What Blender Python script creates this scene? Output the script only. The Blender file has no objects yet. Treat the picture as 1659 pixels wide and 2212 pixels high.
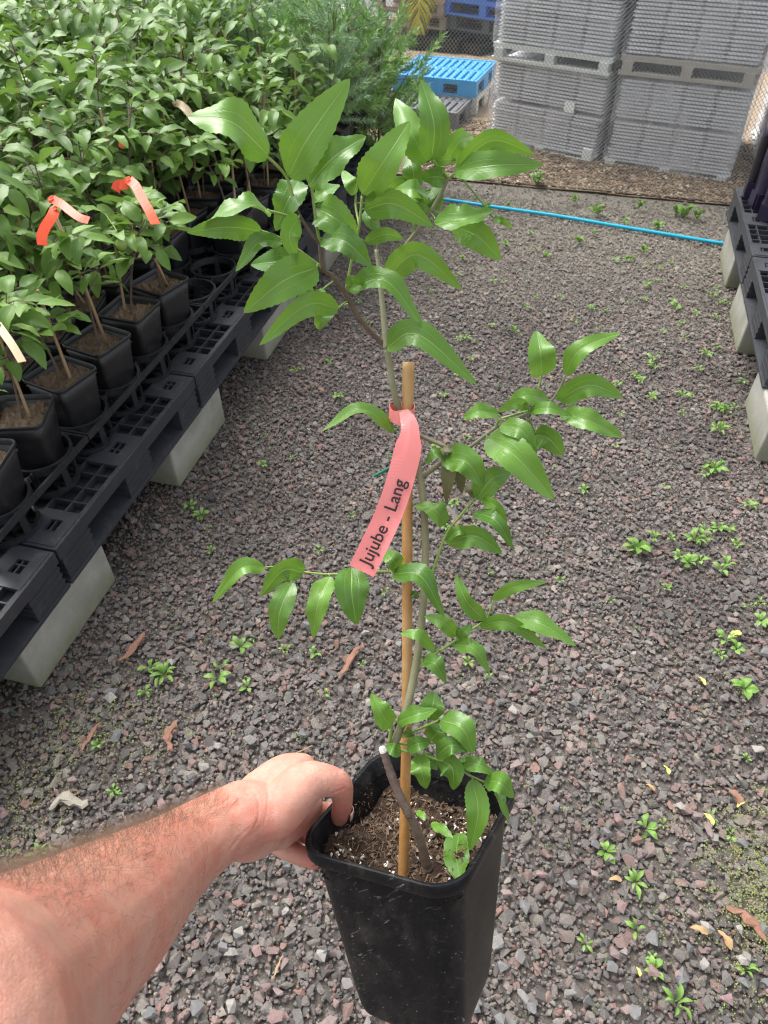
import bpy, math, random
import numpy as np
from mathutils import Vector, Matrix, Euler

# ------------------------------------------------------------------ camera, sky, sun, exposure
scene = bpy.context.scene
col = scene.collection
CAMH, PITCH = 2.0, math.radians(44.5)
FPX, CX, CY = 1534.0, 829.5, 1106.0            # focal length and centre on a 1659 x 2212 view
cam_data = bpy.data.cameras.new('camera')
cam = bpy.data.objects.new('camera', cam_data); col.objects.link(cam)
cam.location = (0, 0, CAMH)
cam.rotation_euler = (math.pi/2 - PITCH, 0, 0)
cam_data.sensor_fit = 'VERTICAL'; cam_data.sensor_height = 36.0
cam_data.lens = FPX/2212*36.0
cam_data.clip_start = 0.02; cam_data.clip_end = 400
cam_data.dof.use_dof = True
cam_data.dof.focus_distance = 0.72
cam_data.dof.aperture_fstop = 19.0
scene.camera = cam

SUN_EL, SUN_AZ = math.radians(58), math.radians(-40)   # sun over the far left
world = bpy.data.worlds.new('World'); scene.world = world; world.use_nodes = True
wn = world.node_tree; wn.nodes.clear()
w_out = wn.nodes.new('ShaderNodeOutputWorld'); w_bg = wn.nodes.new('ShaderNodeBackground')
w_sky = wn.nodes.new('ShaderNodeTexSky'); w_sky.sky_type = 'NISHITA'; w_sky.sun_disc = False
w_sky.sun_elevation = SUN_EL; w_sky.sun_rotation = SUN_AZ
w_sky.air_density = 1.0; w_sky.dust_density = 5.0; w_sky.ozone_density = 1.0
w_hsv = wn.nodes.new('ShaderNodeHueSaturation'); w_hsv.inputs['Saturation'].default_value = 0.22
wn.links.new(w_sky.outputs[0], w_hsv.inputs['Color'])
wn.links.new(w_hsv.outputs[0], w_bg.inputs[0]); w_bg.inputs[1].default_value = 0.15
wn.links.new(w_bg.outputs[0], w_out.inputs[0])
sun_d = bpy.data.lights.new('sun', 'SUN'); sun = bpy.data.objects.new('sun', sun_d); col.objects.link(sun)
sun_d.energy = 1.2; sun_d.angle = math.radians(40); sun_d.color = (1.0, 0.97, 0.92)
sdir = Vector((math.sin(SUN_AZ)*math.cos(SUN_EL), math.cos(SUN_AZ)*math.cos(SUN_EL), math.sin(SUN_EL)))
sun.rotation_euler = sdir.to_track_quat('Z', 'Y').to_euler()
vs = scene.view_settings
vs.view_transform = 'Standard'; vs.look = 'None'; vs.gamma = 1.0; vs.use_curve_mapping = False
vs.exposure = 1.2
scene.cycles.use_denoising = True; scene.cycles.filter_width = 1.1
scene.cycles.max_bounces = 8; scene.cycles.transparent_max_bounces = 16

rng = np.random.default_rng(7)
random.seed(7)
R = math.radians

# ------------------------------------------------------------------ measuring helpers
cP, sP = math.cos(PITCH), math.sin(PITCH)
def ray(x, y):
    """world direction with unit depth through a photo point"""
    dx, dy = (x-CX)/FPX, (y-CY)/FPX
    return np.array([dx, cP - dy*sP, -(sP + dy*cP)])
def at(x, y, depth): return np.array([0, 0, CAMH]) + ray(x, y)*depth
def on_z(x, y, z=0.0):
    r = ray(x, y); return np.array([0, 0, CAMH]) + r*((z-CAMH)/r[2])
def project(p):
    p = np.asarray(p, float) - np.array([0, 0, CAMH])
    d = p[..., 1]*cP - p[..., 2]*sP; up = p[..., 1]*sP + p[..., 2]*cP
    return np.stack([CX + FPX*p[..., 0]/d, CY - FPX*up/d, d], -1)
RA = R(14.6)
UX, UY = math.sin(RA), math.cos(RA)            # direction of the benches and the aisle
def row(u, v, z=0.0): return np.array([UX*u + UY*v, UY*u - UX*v, z])
def to_row(p): return p[0]*UX + p[1]*UY, p[0]*UY - p[1]*UX

# ------------------------------------------------------------------ object helpers
def tag(o, label=None, cat=None, group=None, kind=None):
    if label: o['label'] = label
    if cat: o['category'] = cat
    if group: o['group'] = group
    if kind: o['kind'] = kind
    return o
def empty(name, loc, rotz=0.0, label=None, cat=None, group=None):
    o = bpy.data.objects.new(name, None); col.objects.link(o)
    o.location = tuple(loc); o.rotation_euler = (0, 0, rotz); o.empty_display_size = 0.05
    return tag(o, label, cat, group)
def link(name, me, parent=None, matrix=None):
    o = bpy.data.objects.new(name, me); col.objects.link(o)
    if parent is not None: o.parent = parent
    if matrix is not None: o.matrix_local = matrix
    return o
class MB:
    def __init__(s): s.v = []; s.f = []; s.uv = None; s.n = 0; s.mi = []
    def add(s, v, f, mi=0):
        v = np.asarray(v, float).reshape(-1, 3); s.v.append(v)
        for q in f: s.f.append([i + s.n for i in q]); s.mi.append(mi)
        s.n += len(v); return s
    def box(s, c, size, rot=None, taper=1.0):
        x, y, z = [d/2 for d in size]
        v = np.array([(-x,-y,-z),(x,-y,-z),(x,y,-z),(-x,y,-z),(-x*taper,-y*taper,z),(x*taper,-y*taper,z),(x*taper,y*taper,z),(-x*taper,y*taper,z)])
        if rot is not None: v = v @ np.array(rot).T
        return s.add(v + np.array(c), [(3,2,1,0),(4,5,6,7),(0,1,5,4),(1,2,6,5),(2,3,7,6),(3,0,4,7)])
    def tube(s, pts, rad, sides=8, cap=True, mi=0):
        pts = np.asarray(pts, float); n = len(pts)
        rad = np.full(n, rad) if np.isscalar(rad) else np.asarray(rad, float)
        t = np.gradient(pts, axis=0); t /= np.linalg.norm(t, axis=1)[:, None] + 1e-12
        ref = np.array([0, 0, 1.0]) if abs(t[0][2]) < .9 else np.array([1.0, 0, 0])
        a = np.cross(t[0], ref); a /= np.linalg.norm(a)
        vv = []
        ang = np.arange(sides)*2*math.pi/sides
        for i in range(n):
            a = a - t[i]*np.dot(a, t[i]); a /= np.linalg.norm(a) + 1e-12
            b = np.cross(t[i], a)
            vv.append(pts[i] + rad[i]*(np.cos(ang)[:, None]*a + np.sin(ang)[:, None]*b))
        f = []
        for i in range(n-1):
            for k in range(sides):
                k2 = (k+1) % sides
                f.append((i*sides+k, i*sides+k2, (i+1)*sides+k2, (i+1)*sides+k))
        if cap:
            f.append(tuple(range(sides-1, -1, -1))); f.append(tuple((n-1)*sides+k for k in range(sides)))
        return s.add(np.concatenate(vv), f, mi)
    def loft(s, rings, cap0=True, cap1=True):
        m = len(rings[0]); f = []
        for i in range(len(rings)-1):
            for k in range(m):
                k2 = (k+1) % m
                f.append((i*m+k, i*m+k2, (i+1)*m+k2, (i+1)*m+k))
        if cap0: f.append(tuple(range(m-1, -1, -1)))
        if cap1: f.append(tuple((len(rings)-1)*m+k for k in range(m)))
        return s.add(np.concatenate(rings), f)
    def mesh(s, name, mat, smooth=False, origin=None, uv=None):
        me = bpy.data.meshes.new(name)
        v = np.concatenate(s.v) if s.v else np.zeros((0, 3))
        if origin is not None: v = v - np.asarray(origin, float)
        me.from_pydata(v.tolist(), [], s.f)
        for m in (mat if isinstance(mat, (list, tuple)) else [mat]): me.materials.append(m)
        if any(s.mi): me.polygons.foreach_set('material_index', s.mi)
        if smooth: me.polygons.foreach_set('use_smooth', [True]*len(me.polygons))
        if uv is not None:
            l = me.uv_layers.new(name='UVMap'); li = np.zeros(len(me.loops), int)
            me.loops.foreach_get('vertex_index', li); l.data.foreach_set('uv', np.asarray(uv)[li].ravel())
        me.update(); return me
    def build(s, name, mat, parent=None, smooth=False, origin=None, bevel=0.0, uv=None):
        o = link(name, s.mesh(name, mat, smooth, origin, uv), parent)
        if bevel:
            m = o.modifiers.new('bevel', 'BEVEL'); m.width = bevel; m.segments = 2; m.limit_method = 'ANGLE'
        return o
def rotz(a): return np.array([[math.cos(a), -math.sin(a), 0], [math.sin(a), math.cos(a), 0], [0, 0, 1]])
def spline(pts, n):
    """Catmull-Rom through pts"""
    p = np.asarray(pts, float); p = np.vstack([2*p[0]-p[1], p, 2*p[-1]-p[-2]])
    m = len(p)-3; out = []
    for t in np.linspace(0, m-1e-6, n):
        i = int(t); q = t-i; a, b, c, d = p[i:i+4]
        out.append(.5*((2*b)+(c-a)*q+(2*a-5*b+4*c-d)*q*q+(-a+3*b-3*c+d)*q**3))
    return np.array(out)
ORD = ['first','second','third','fourth','fifth','sixth','seventh','eighth','ninth','tenth','eleventh','twelfth','thirteenth','fourteenth','fifteenth','sixteenth','seventeenth','eighteenth','nineteenth','twentieth']
ORD += ['twenty-'+o for o in ORD[:9]] + ['thirtieth'] + ['thirty-'+o for o in ORD[:9]] + ['fortieth'] + ['forty-'+o for o in ORD[:9]] + ['fiftieth'] + ['fifty-'+o for o in ORD[:9]]

# ------------------------------------------------------------------ materials
class NT:
    def __init__(s, name):
        s.m = bpy.data.materials.new(name); s.m.use_nodes = True; s.t = s.m.node_tree
        s.b = s.t.nodes['Principled BSDF']; s.out = s.t.nodes['Material Output']
    def n(s, typ, ins=None, **props):
        nd = s.t.nodes.new('ShaderNode'+typ)
        for k, v in props.items(): setattr(nd, k, v)
        for k, v in (ins or {}).items(): s.set(nd.inputs[k], v)
        return nd
    def set(s, sock, v):
        if isinstance(v, bpy.types.NodeSocket): s.t.links.new(v, sock)
        elif isinstance(v, bpy.types.Node): s.t.links.new(v.outputs[0], sock)
        else:
            if sock.type == 'RGBA' and len(v) == 3: v = (*v, 1)
            sock.default_value = v
    def p(s, **kw):
        for k, v in kw.items(): s.set(s.b.inputs[k.replace('_', ' ')], v)
        return s
    def ramp(s, fac, stops, interp='LINEAR'):
        r = s.n('ValToRGB', {'Fac': fac}); e = r.color_ramp.elements; r.color_ramp.interpolation = interp
        while len(e) < len(stops): e.new(0.5)
        for el, (p_, c) in zip(e, stops):
            el.position = p_; el.color = (*c, 1) if len(c) == 3 else c
        return r
    def noise(s, scale, detail=4, rough=.55, vec=None, out='Fac', dist=0.0):
        nd = s.n('TexNoise', {'Scale': scale, 'Detail': detail, 'Roughness': rough, 'Distortion': dist})
        s.set(nd.inputs['Vector'], vec if vec is not None else s.coord())
        return nd.outputs[out]
    def coord(s, which='Object'):
        return s.n('TexCoord').outputs[which]
    def mix(s, fac, a, b, blend='MIX'):
        nd = s.n('Mix', data_type='RGBA', blend_type=blend)
        s.set(nd.inputs[0], fac); s.set(nd.inputs[6], a); s.set(nd.inputs[7], b); return nd.outputs[2]
    def math(s, op, a, b=0.0, c=None):
        nd = s.n('Math', operation=op); s.set(nd.inputs[0], a); s.set(nd.inputs[1], b)
        if c is not None: s.set(nd.inputs[2], c)
        return nd.outputs[0]
    def bump(s, h, strength=.3, dist=.002):
        s.set(s.b.inputs['Normal'], s.n('Bump', {'Height': h, 'Strength': strength, 'Distance': dist})); return s
    def world_pos(s): return s.n('NewGeometry').outputs['Position']

def plastic(name, c1, c2, rough=.45, scale=12, dust=(.25,.23,.2), dust_amt=.15, bump=.15):
    k = NT(name); w = k.world_pos()
    base = k.mix(k.noise(scale, 5, vec=w), c1, c2)
    d = k.ramp(k.noise(scale*3, 8, .7, vec=w), [(.55, (0,0,0)), (.8, (1,1,1))])
    fac = k.math('MULTIPLY', d.outputs[0], dust_amt)
    k.p(Base_Color=k.mix(fac, base, dust), Roughness=k.math('MULTIPLY_ADD', k.noise(scale*2, 4, vec=w), .25, rough-.1))
    k.bump(k.noise(scale*9, 4, vec=w), bump, .001); return k.m

M = {}
M['pallet'] = plastic('pallet_plastic', (.026,.028,.034), (.045,.048,.056), .40, 6, (.20,.19,.17), .30)
M['tray'] = plastic('tray_plastic', (.013,.014,.017), (.024,.026,.03), .38, 8, (.16,.15,.14), .25)
M['pot'] = plastic('pot_plastic', (.010,.010,.012), (.020,.020,.023), .36, 10, (.14,.12,.10), .25)
M['bag'] = plastic('bag_plastic', (.016,.013,.03), (.03,.022,.055), .35, 9, (.14,.12,.13), .2, .3)
M['blue'] = plastic('blue_plastic', (.03,.30,.66), (.05,.38,.76), .45, 8, (.35,.42,.5), .25)
M['blue_dark'] = plastic('blue_plastic_dark', (.06,.16,.55), (.09,.21,.66), .5, 8, (.3,.35,.45), .2)
M['white_plastic'] = plastic('white_plastic', (.55,.57,.55), (.68,.69,.66), .5, 8, (.3,.3,.25), .3)
M['grey_plastic'] = plastic('grey_pallet_plastic', (.10,.105,.115), (.16,.165,.175), .5, 8, (.3,.29,.27), .35)
M['hose'] = plastic('hose_rubber', (.0,.38,.58), (.01,.45,.66), .35, 10, (.3,.35,.35), .15)
M['wire'] = plastic('wire_steel', (.20,.21,.20), (.30,.31,.30), .5, 20, (.2,.18,.15), .2)

k = NT('concrete'); w = k.world_pos()
a = k.mix(k.noise(9, 6, .6, vec=w), (.26,.255,.22), (.40,.39,.35))
st = k.ramp(k.noise(4, 5, .65, vec=w), [(.42, (0,0,0)), (.68, (1,1,1))])
hgt = k.n('SeparateXYZ', {0: w}).outputs[2]
low = k.math('MULTIPLY', k.math('SUBTRACT', 1.0, k.math('MULTIPLY', hgt, 9.0)), .9)
low = k.math('MULTIPLY', k.n('Clamp', {0: low}).outputs[0], k.math('ADD', k.noise(14, 5, vec=w), .25))
a = k.mix(k.math('MULTIPLY', st.outputs[0], .55), a, (.15,.15,.12))
pit = k.ramp(k.n('TexVoronoi', {'Vector': w, 'Scale': 75.0}).outputs['Distance'], [(.06, (1,1,1)), (.14, (0,0,0))])
a = k.mix(k.math('MULTIPLY', pit.outputs[0], .5), a, (.11,.105,.09))
a = k.mix(low, a, (.14,.155,.06))                                   # algae near the ground
k.p(Base_Color=a, Roughness=.9).bump(k.noise(70, 8, .7, vec=w), .5, .003); M['concrete'] = k.m

k = NT('gravel_stone')
isl = k.n('NewGeometry').outputs['Random Per Island']; w = k.world_pos()
c = k.ramp(isl, [(0, (.115,.108,.103)), (.14, (.18,.172,.166)), (.28, (.22,.203,.187)), (.38, (.145,.142,.141)), (.48, (.24,.190,.178)), (.58, (.215,.203,.19)), (.68, (.26,.182,.170)), (.78, (.195,.172,.168)), (.87, (.17,.163,.157)), (.92, (.31,.285,.255)), (.965, (.29,.18,.155)), (1, (.40,.37,.33))], 'CONSTANT')
cc = k.mix(.55, c.outputs[0], k.ramp(k.noise(160, 5, .7, vec=w), [(.25, (.25,.25,.25)), (.75, (1.12,1.12,1.12))]).outputs[0], 'MULTIPLY')
patch = k.ramp(k.noise(2.2, 4, vec=w), [(.3, (.58,.56,.54)), (.7, (1.04,.985,.935))])
cc = k.mix(1.0, cc, patch.outputs[0], 'MULTIPLY')
uu = k.n('VectorMath', {0: w, 1: (UX, UY, 0)}, operation='DOT_PRODUCT').outputs['Value']
far = k.n('MapRange', {0: uu, 1: 3.4, 2: 5.4, 3: 0.0, 4: .9}).outputs[0]
cc = k.mix(k.math('MULTIPLY', far, k.ramp(k.noise(5, 5, vec=w), [(.3, (.4,.4,.4)), (.6, (1,1,1))]).outputs[0]), cc, (.27,.245,.20))   # sand washed over the stones by the fence
k.p(Base_Color=cc, Roughness=.82).bump(k.noise(260, 6, .7, vec=w), .6, .002); M['gravel'] = k.m

k = NT('ground_fines'); w = k.world_pos()
a = k.mix(k.noise(30, 8, .7, vec=w), (.045,.041,.037), (.135,.118,.103))
a = k.mix(k.ramp(k.noise(230, 6, .7, vec=w), [(.4, (0,0,0)), (.65, (1,1,1))]).outputs[0], a, (.155,.13,.112))
uu = k.n('VectorMath', {0: w, 1: (UX, UY, 0)}, operation='DOT_PRODUCT').outputs['Value']
far = k.n('MapRange', {0: uu, 1: 3.6, 2: 5.4, 3: 0.0, 4: .9}).outputs[0]
sand = k.mix(k.noise(45, 8, .7, vec=w), (.19,.175,.145), (.34,.31,.26))
a = k.mix(k.math('MULTIPLY', far, k.math('ADD', k.noise(6, 5, vec=w), .35)), a, sand)
k.p(Base_Color=a, Roughness=.95).bump(k.noise(220, 8, .75, vec=w), .9, .006); M['fines'] = k.m

k = NT('dirt'); w = k.world_pos()
a = k.mix(k.noise(5, 8, .65, vec=w), (.20,.145,.09), (.36,.275,.18))
a = k.mix(k.ramp(k.noise(110, 8, .75, vec=w), [(.35, (0,0,0)), (.7, (1,1,1))]).outputs[0], a, (.38,.30,.21))
uu = k.n('VectorMath', {0: w, 1: (UX, UY, 0)}, operation='DOT_PRODUCT').outputs['Value']
nr = k.n('MapRange', {0: k.math('ADD', uu, k.math('MULTIPLY', k.noise(4, 4, vec=w), .8)), 1: 6.6, 2: 7.1, 3: 1.0, 4: 0.0}).outputs[0]
a = k.mix(k.math('MULTIPLY', nr, .6), a, (.13,.088,.055))                                      # bark mulch strip behind the fence
k.p(Base_Color=a, Roughness=.95).bump(k.noise(120, 8, .75, vec=w), .9, .01); M['dirt'] = k.m

k = NT('old_asphalt'); w = k.world_pos()
a = k.mix(k.noise(3, 6, vec=w), (.07,.07,.068), (.14,.135,.125))
k.p(Base_Color=k.mix(k.noise(150, 6, .7, vec=w), a, (.20,.19,.18)), Roughness=.9).bump(k.noise(200, 6, vec=w), .6, .006); M['asphalt'] = k.m

def leaf_material(name, c_dark, c_light, vein, back, rough=.36, rnd='object', spots=.15):
    k = NT(name)
    uv = k.n('SeparateXYZ', {0: k.coord('UV')})
    ax = k.math('ABSOLUTE', k.math('SUBTRACT', uv.outputs[0], .5))
    vy = uv.outputs[1]
    w = k.world_pos()
    r = k.n('ObjectInfo').outputs['Random'] if rnd == 'object' else k.n('NewGeometry').outputs['Random Per Island']
    base = k.mix(r, c_dark, c_light)
    base = k.mix(k.math('MULTIPLY', k.noise(60, 4, vec=w), .6), base, c_light)
    mid = k.n('MapRange', {0: ax, 1: .010, 2: .026, 3: .85, 4: 0.0}).outputs[0]
    sidev = k.n('MapRange', {0: k.math('ABSOLUTE', k.math('SUBTRACT', ax, .205)), 1: .006, 2: .018, 3: .28, 4: 0.0}).outputs[0]
    sidev = k.math('MULTIPLY', sidev, k.n('MapRange', {0: vy, 1: .55, 2: .9, 3: 1.0, 4: 0.0}).outputs[0])
    fan = k.math('SINE', k.math('MULTIPLY', k.math('SUBTRACT', vy, k.math('MULTIPLY', ax, .45)), 95.0))
    fine = k.n('MapRange', {0: fan, 1: .82, 2: 1.0, 3: 0.0, 4: .09}).outputs[0]
    vn = k.math('MAXIMUM', k.math('MAXIMUM', mid, sidev), fine)
    cl = k.mix(vn, base, vein)
    sp = k.ramp(k.noise(170, 3, .5, vec=w), [(.70, (0,0,0)), (.78, (1,1,1))])
    cl = k.mix(k.math('MULTIPLY', sp.outputs[0], spots), cl, (.30,.27,.10))
    bf = k.n('NewGeometry').outputs['Backfacing']
    cl = k.mix(bf, cl, k.mix(vn, back, vein))
    k.p(Base_Color=cl, Roughness=k.math('MULTIPLY_ADD', bf, .2, rough))
    k.b.inputs['Specular IOR Level'].default_value = .5
    hgt = k.math('SUBTRACT', k.math('MULTIPLY', k.noise(90, 4, vec=w), .5), k.math('MULTIPLY', vn, .8))
    k.bump(hgt, .35, .0012)
    tr = k.n('BsdfTranslucent', {'Color': k.mix(.5, cl, (.28,.48,.04))})
    mx = k.n('MixShader', {0: .27, 1: k.b.outputs[0], 2: tr.outputs[0]})
    k.t.links.new(mx.outputs[0], k.out.inputs[0]); return k.m
M['leaf'] = leaf_material('sapling_leaf', (.052,.150,.022), (.145,.305,.042), (.25,.40,.11), (.16,.28,.08), .27, 'object', .3)
M['leaf_bg'] = leaf_material('nursery_leaf', (.040,.120,.016), (.175,.315,.048), (.17,.27,.09), (.12,.21,.07), .46, 'object')
M['foliage_bg'] = leaf_material('nursery_foliage', (.032,.098,.022), (.155,.280,.052), (.15,.25,.09), (.11,.20,.07), .46, 'island')
M['weed'] = leaf_material('weed_leaf', (.12,.25,.04), (.20,.36,.07), (.26,.42,.12), (.2,.33,.1), .5, 'object', .1)

def simple(name, c1, c2, scale=40, rough=.7, bump=.3, dist=.002, **kw):
    k = NT(name); w = k.world_pos()
    k.p(Base_Color=k.mix(k.noise(scale, 6, .65, vec=w), c1, c2), Roughness=rough, **kw)
    k.bump(k.noise(scale*3, 6, .7, vec=w), bump, dist); return k.m
M['needle'] = simple('needle_leaf', (.20,.36,.10), (.34,.54,.18), 9, .55, 0)
M['needle_blue'] = simple('blue_needle_leaf', (.23,.37,.19), (.38,.54,.31), 9, .55, 0)
M['stem_green'] = simple('green_twig', (.17,.27,.05), (.26,.36,.09), 60, .5)
M['stem_grey'] = simple('grey_green_stem', (.16,.16,.085), (.27,.26,.16), 120, .6)
M['bark'] = simple('brown_bark', (.06,.04,.026), (.21,.15,.105), 160, .8, .6)
M['bark_dark'] = simple('dark_bark', (.045,.024,.018), (.24,.18,.15), 120, .6, .6)
M['paint_white'] = simple('pruning_paint', (.62,.60,.58), (.78,.77,.74), 120, .7)
M['soil'] = simple('potting_soil', (.016,.009,.005), (.09,.05,.028), 190, .95, 1.0, .004)
M['soil_bg'] = simple('potting_soil_dry', (.09,.06,.038), (.24,.165,.11), 150, .95, 1.0, .004)
M['fibre'] = simple('soil_fibre', (.10,.055,.028), (.27,.165,.085), 220, .9)
M['perlite'] = simple('perlite', (.62,.58,.52), (.82,.80,.76), 200, .9)
M['wood'] = simple('pallet_wood', (.28,.19,.145), (.46,.35,.28), 14, .85, .5)
M['grey_wood'] = simple('weathered_wood', (.30,.275,.24), (.46,.43,.39), 14, .85, .5)
M['dry_leaf'] = simple('dry_leaf', (.26,.16,.07), (.42,.28,.14), 60, .7)
M['yellow_leaf'] = simple('yellow_leaf', (.50,.45,.09), (.62,.56,.17), 60, .6)
M['olive_leaf'] = simple('withered_leaf', (.11,.115,.045), (.19,.19,.085), 60, .6)
M['pale_chip'] = simple('pale_wood_chip', (.22,.20,.16), (.36,.33,.27), 60, .85)
M['bark_chip'] = simple('bark_chip', (.17,.075,.045), (.29,.16,.11), 60, .85)
M['moss'] = simple('moss_leaf', (.12,.17,.035), (.26,.29,.075), 30, .7)
M['tag_orange'] = simple('orange_tag_vinyl', (.78,.075,.022), (.86,.10,.03), 20, .45, .1)
M['tag_white'] = simple('cream_tag_vinyl', (.44,.34,.20), (.54,.43,.27), 20, .5, .1)
M['tie'] = simple('green_tie', (.0,.16,.10), (.0,.22,.14), 20, .5)
M['ink'] = simple('black_ink', (.012,.010,.012), (.02,.018,.02), 50, .45, 0)
M['palm'] = simple('yellow_palm', (.55,.47,.03), (.70,.60,.08), 8, .6)
M['palm_green'] = simple('olive_palm', (.13,.16,.03), (.24,.26,.06), 8, .6)
M['fruit'] = simple('green_fruit', (.22,.33,.07), (.30,.42,.10), 30, .35, .05)
M['paper'] = simple('paper', (.78,.78,.78), (.82,.82,.82), 30, .7, .1)
k = NT('bamboo'); w = k.world_pos()
st = k.n('Mapping', {0: k.coord('Object'), 'Scale': (240, 240, 9)})
c = k.mix(k.noise(1, 6, .6, vec=st), (.30,.135,.035), (.52,.285,.095))
c = k.mix(k.ramp(k.noise(16, 5, vec=w), [(.45, (0,0,0)), (.7, (1,1,1))]).outputs[0], c, (.50,.33,.15))
k.p(Base_Color=c, Roughness=.42).bump(k.noise(1, 6, vec=st), .3, .001); M['bamboo'] = k.m
M['bamboo_dry'] = simple('dry_bamboo', (.30,.20,.11), (.46,.33,.19), 30, .6)
k = NT('pink_tag_vinyl'); w = k.world_pos()
k.p(Base_Color=k.mix(k.noise(30, 4, vec=w), (.85,.25,.245), (.90,.33,.315)), Roughness=.33)
k.b.inputs['Specular IOR Level'].default_value = .6
k.bump(k.noise(45, 3, vec=w), .08, .002)
tr = k.n('BsdfTranslucent', {'Color': (.9,.2,.17,1)}); mx = k.n('MixShader', {0: .2, 1: k.b.outputs[0], 2: tr.outputs[0]})
k.t.links.new(mx.outputs[0], k.out.inputs[0]); M['tag_pink'] = k.m
k = NT('held_pot_plastic'); w = k.world_pos()
c = k.mix(k.noise(22, 5, vec=w), (.0042,.0046,.0062), (.0080,.0085,.0105))
dst = k.ramp(k.noise(13, 8, .7, vec=w), [(.40, (0,0,0)), (.72, (1,1,1))])
film = k.ramp(k.noise(45, 9, .8, vec=k.n('Mapping', {0: w, 'Rotation': (.5, .1, .3), 'Scale': (1, 1, .35)})), [(.45, (0,0,0)), (.75, (1,1,1))])
c = k.mix(k.math('MULTIPLY', k.math('MULTIPLY', dst.outputs[0], film.outputs[0]), .45), c, (.17,.155,.135))
for rot, sc_, th in (((.2, .9, .3), (30, 420, 40), .655), ((1.1, .2, 1.4), (26, 380, 60), .665), ((.6, -.7, -.5), (40, 520, 50), .67)):
    sv = k.n('Mapping', {0: w, 'Rotation': rot, 'Scale': sc_})
    scr = k.ramp(k.noise(1, 4, .6, vec=sv, dist=.6), [(th, (0,0,0)), (th+.04, (1,1,1))])
    c = k.mix(k.math('MULTIPLY', k.math('MULTIPLY', scr.outputs[0], dst.outputs[0]), .7), c, (.30,.285,.26))
spk = k.ramp(k.n('TexVoronoi', {'Vector': w, 'Scale': 130.0}).outputs['Distance'], [(.07, (1,1,1)), (.13, (0,0,0))])
c = k.mix(k.math('MULTIPLY', spk.outputs[0], film.outputs[0]), c, (.42,.40,.36))
k.p(Base_Color=c, Roughness=k.math('MULTIPLY_ADD', k.noise(14, 5, vec=w), .25, .22)).bump(k.noise(40, 7, .7, vec=w), .14, .002)
k.b.inputs['Specular IOR Level'].default_value = .16; M['held_pot'] = k.m
k = NT('skin'); w = k.world_pos()
at_ = k.n('Attribute', attribute_name='tan').outputs['Fac']
c = k.mix(at_, (.56,.295,.225), (.48,.19,.115))
c = k.mix(k.math('MULTIPLY', k.ramp(k.noise(22, 5, .6, vec=w), [(.40, (0,0,0)), (.62, (1,1,1))]).outputs[0], .55), c, (.56,.165,.115))
c = k.mix(k.math('MULTIPLY', k.ramp(k.noise(95, 5, .65, vec=w), [(.45, (0,0,0)), (.66, (1,1,1))]).outputs[0], .38), c, (.62,.36,.29))
frk = k.ramp(k.noise(420, 3, .5, vec=w), [(.63, (0,0,0)), (.72, (1,1,1))])
c = k.mix(k.math('MULTIPLY', frk.outputs[0], .30), c, (.36,.14,.08))
c = k.mix(k.math('MULTIPLY', k.n('Attribute', attribute_name='flush').outputs['Fac'], .5), c, (.60,.17,.13))
vo = k.n('TexVoronoi', {'Vector': w, 'Scale': 620.0}, feature='DISTANCE_TO_EDGE')
k.p(Base_Color=c, Roughness=.52, Subsurface_Weight=.05, Subsurface_Radius=(.008,.003,.0015), Subsurface_Scale=1.0)
hh = k.math('ADD', k.math('MULTIPLY', k.n('MapRange', {0: vo.outputs['Distance'], 1: 0.0, 2: .12, 3: 0.0, 4: 1.0}).outputs[0], .5), k.noise(300, 5, .7, vec=w))
hh = k.math('ADD', hh, k.math('MULTIPLY', k.noise(70, 4, .6, vec=w), 2.2))
k.bump(hh, .42, .0012); M['skin'] = k.m
M['hair'] = simple('arm_hair', (.06,.034,.02), (.17,.105,.066), 50, .5, 0)
M['nail'] = simple('nail', (.70,.42,.36), (.76,.50,.44), 50, .3, .05)
k = NT('stretch_film'); w = k.world_pos()
c = k.mix(k.noise(5, 5, vec=w), (.74,.74,.78), (.86,.86,.89))
k.p(Base_Color=c, Roughness=.28); k.bump(k.noise(22, 6, .65, vec=w), .5, .01)
al = k.ramp(k.noise(3.5, 5, .6, vec=w), [(.38, (.05,.05,.05)), (.68, (.38,.38,.38))])
tp = k.n('BsdfTransparent'); mx = k.n('MixShader', {0: al.outputs[0], 1: tp.outputs[0], 2: k.b.outputs[0]})
k.t.links.new(mx.outputs[0], k.out.inputs[0]); M['film'] = k.m
M['flat_tray'] = plastic('flat_tray_plastic', (.56,.56,.58), (.80,.80,.83), .5, 5, (.25,.22,.18), .35)

# ------------------------------------------------------------------ ground
def sheet(name, u0, u1, v0, v1, z, mat, n=2, amp=0.0):
    us = np.linspace(u0, u1, n); vs_ = np.linspace(v0, v1, n)
    r_ = np.random.default_rng(3)
    V = [row(u, v, z + amp*r_.uniform(-1, 1)) for u in us for v in vs_]
    F = [(i*n+j, (i+1)*n+j, (i+1)*n+j+1, i*n+j+1) for i in range(n-1) for j in range(n-1)]
    mb = MB(); mb.add(V, [f[::-1] for f in F])
    return tag(mb.build(name, mat), kind='structure')
ground = sheet('ground', -60, 120, -90, 90, -.012, M['fines'])
sheet('dirt_yard', 5.63, 9.6, -7, 8, .001, M['dirt'], 70, .006)
sheet('asphalt_yard', 9.62, 60, -40, 40, -.004, M['asphalt'])

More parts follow.
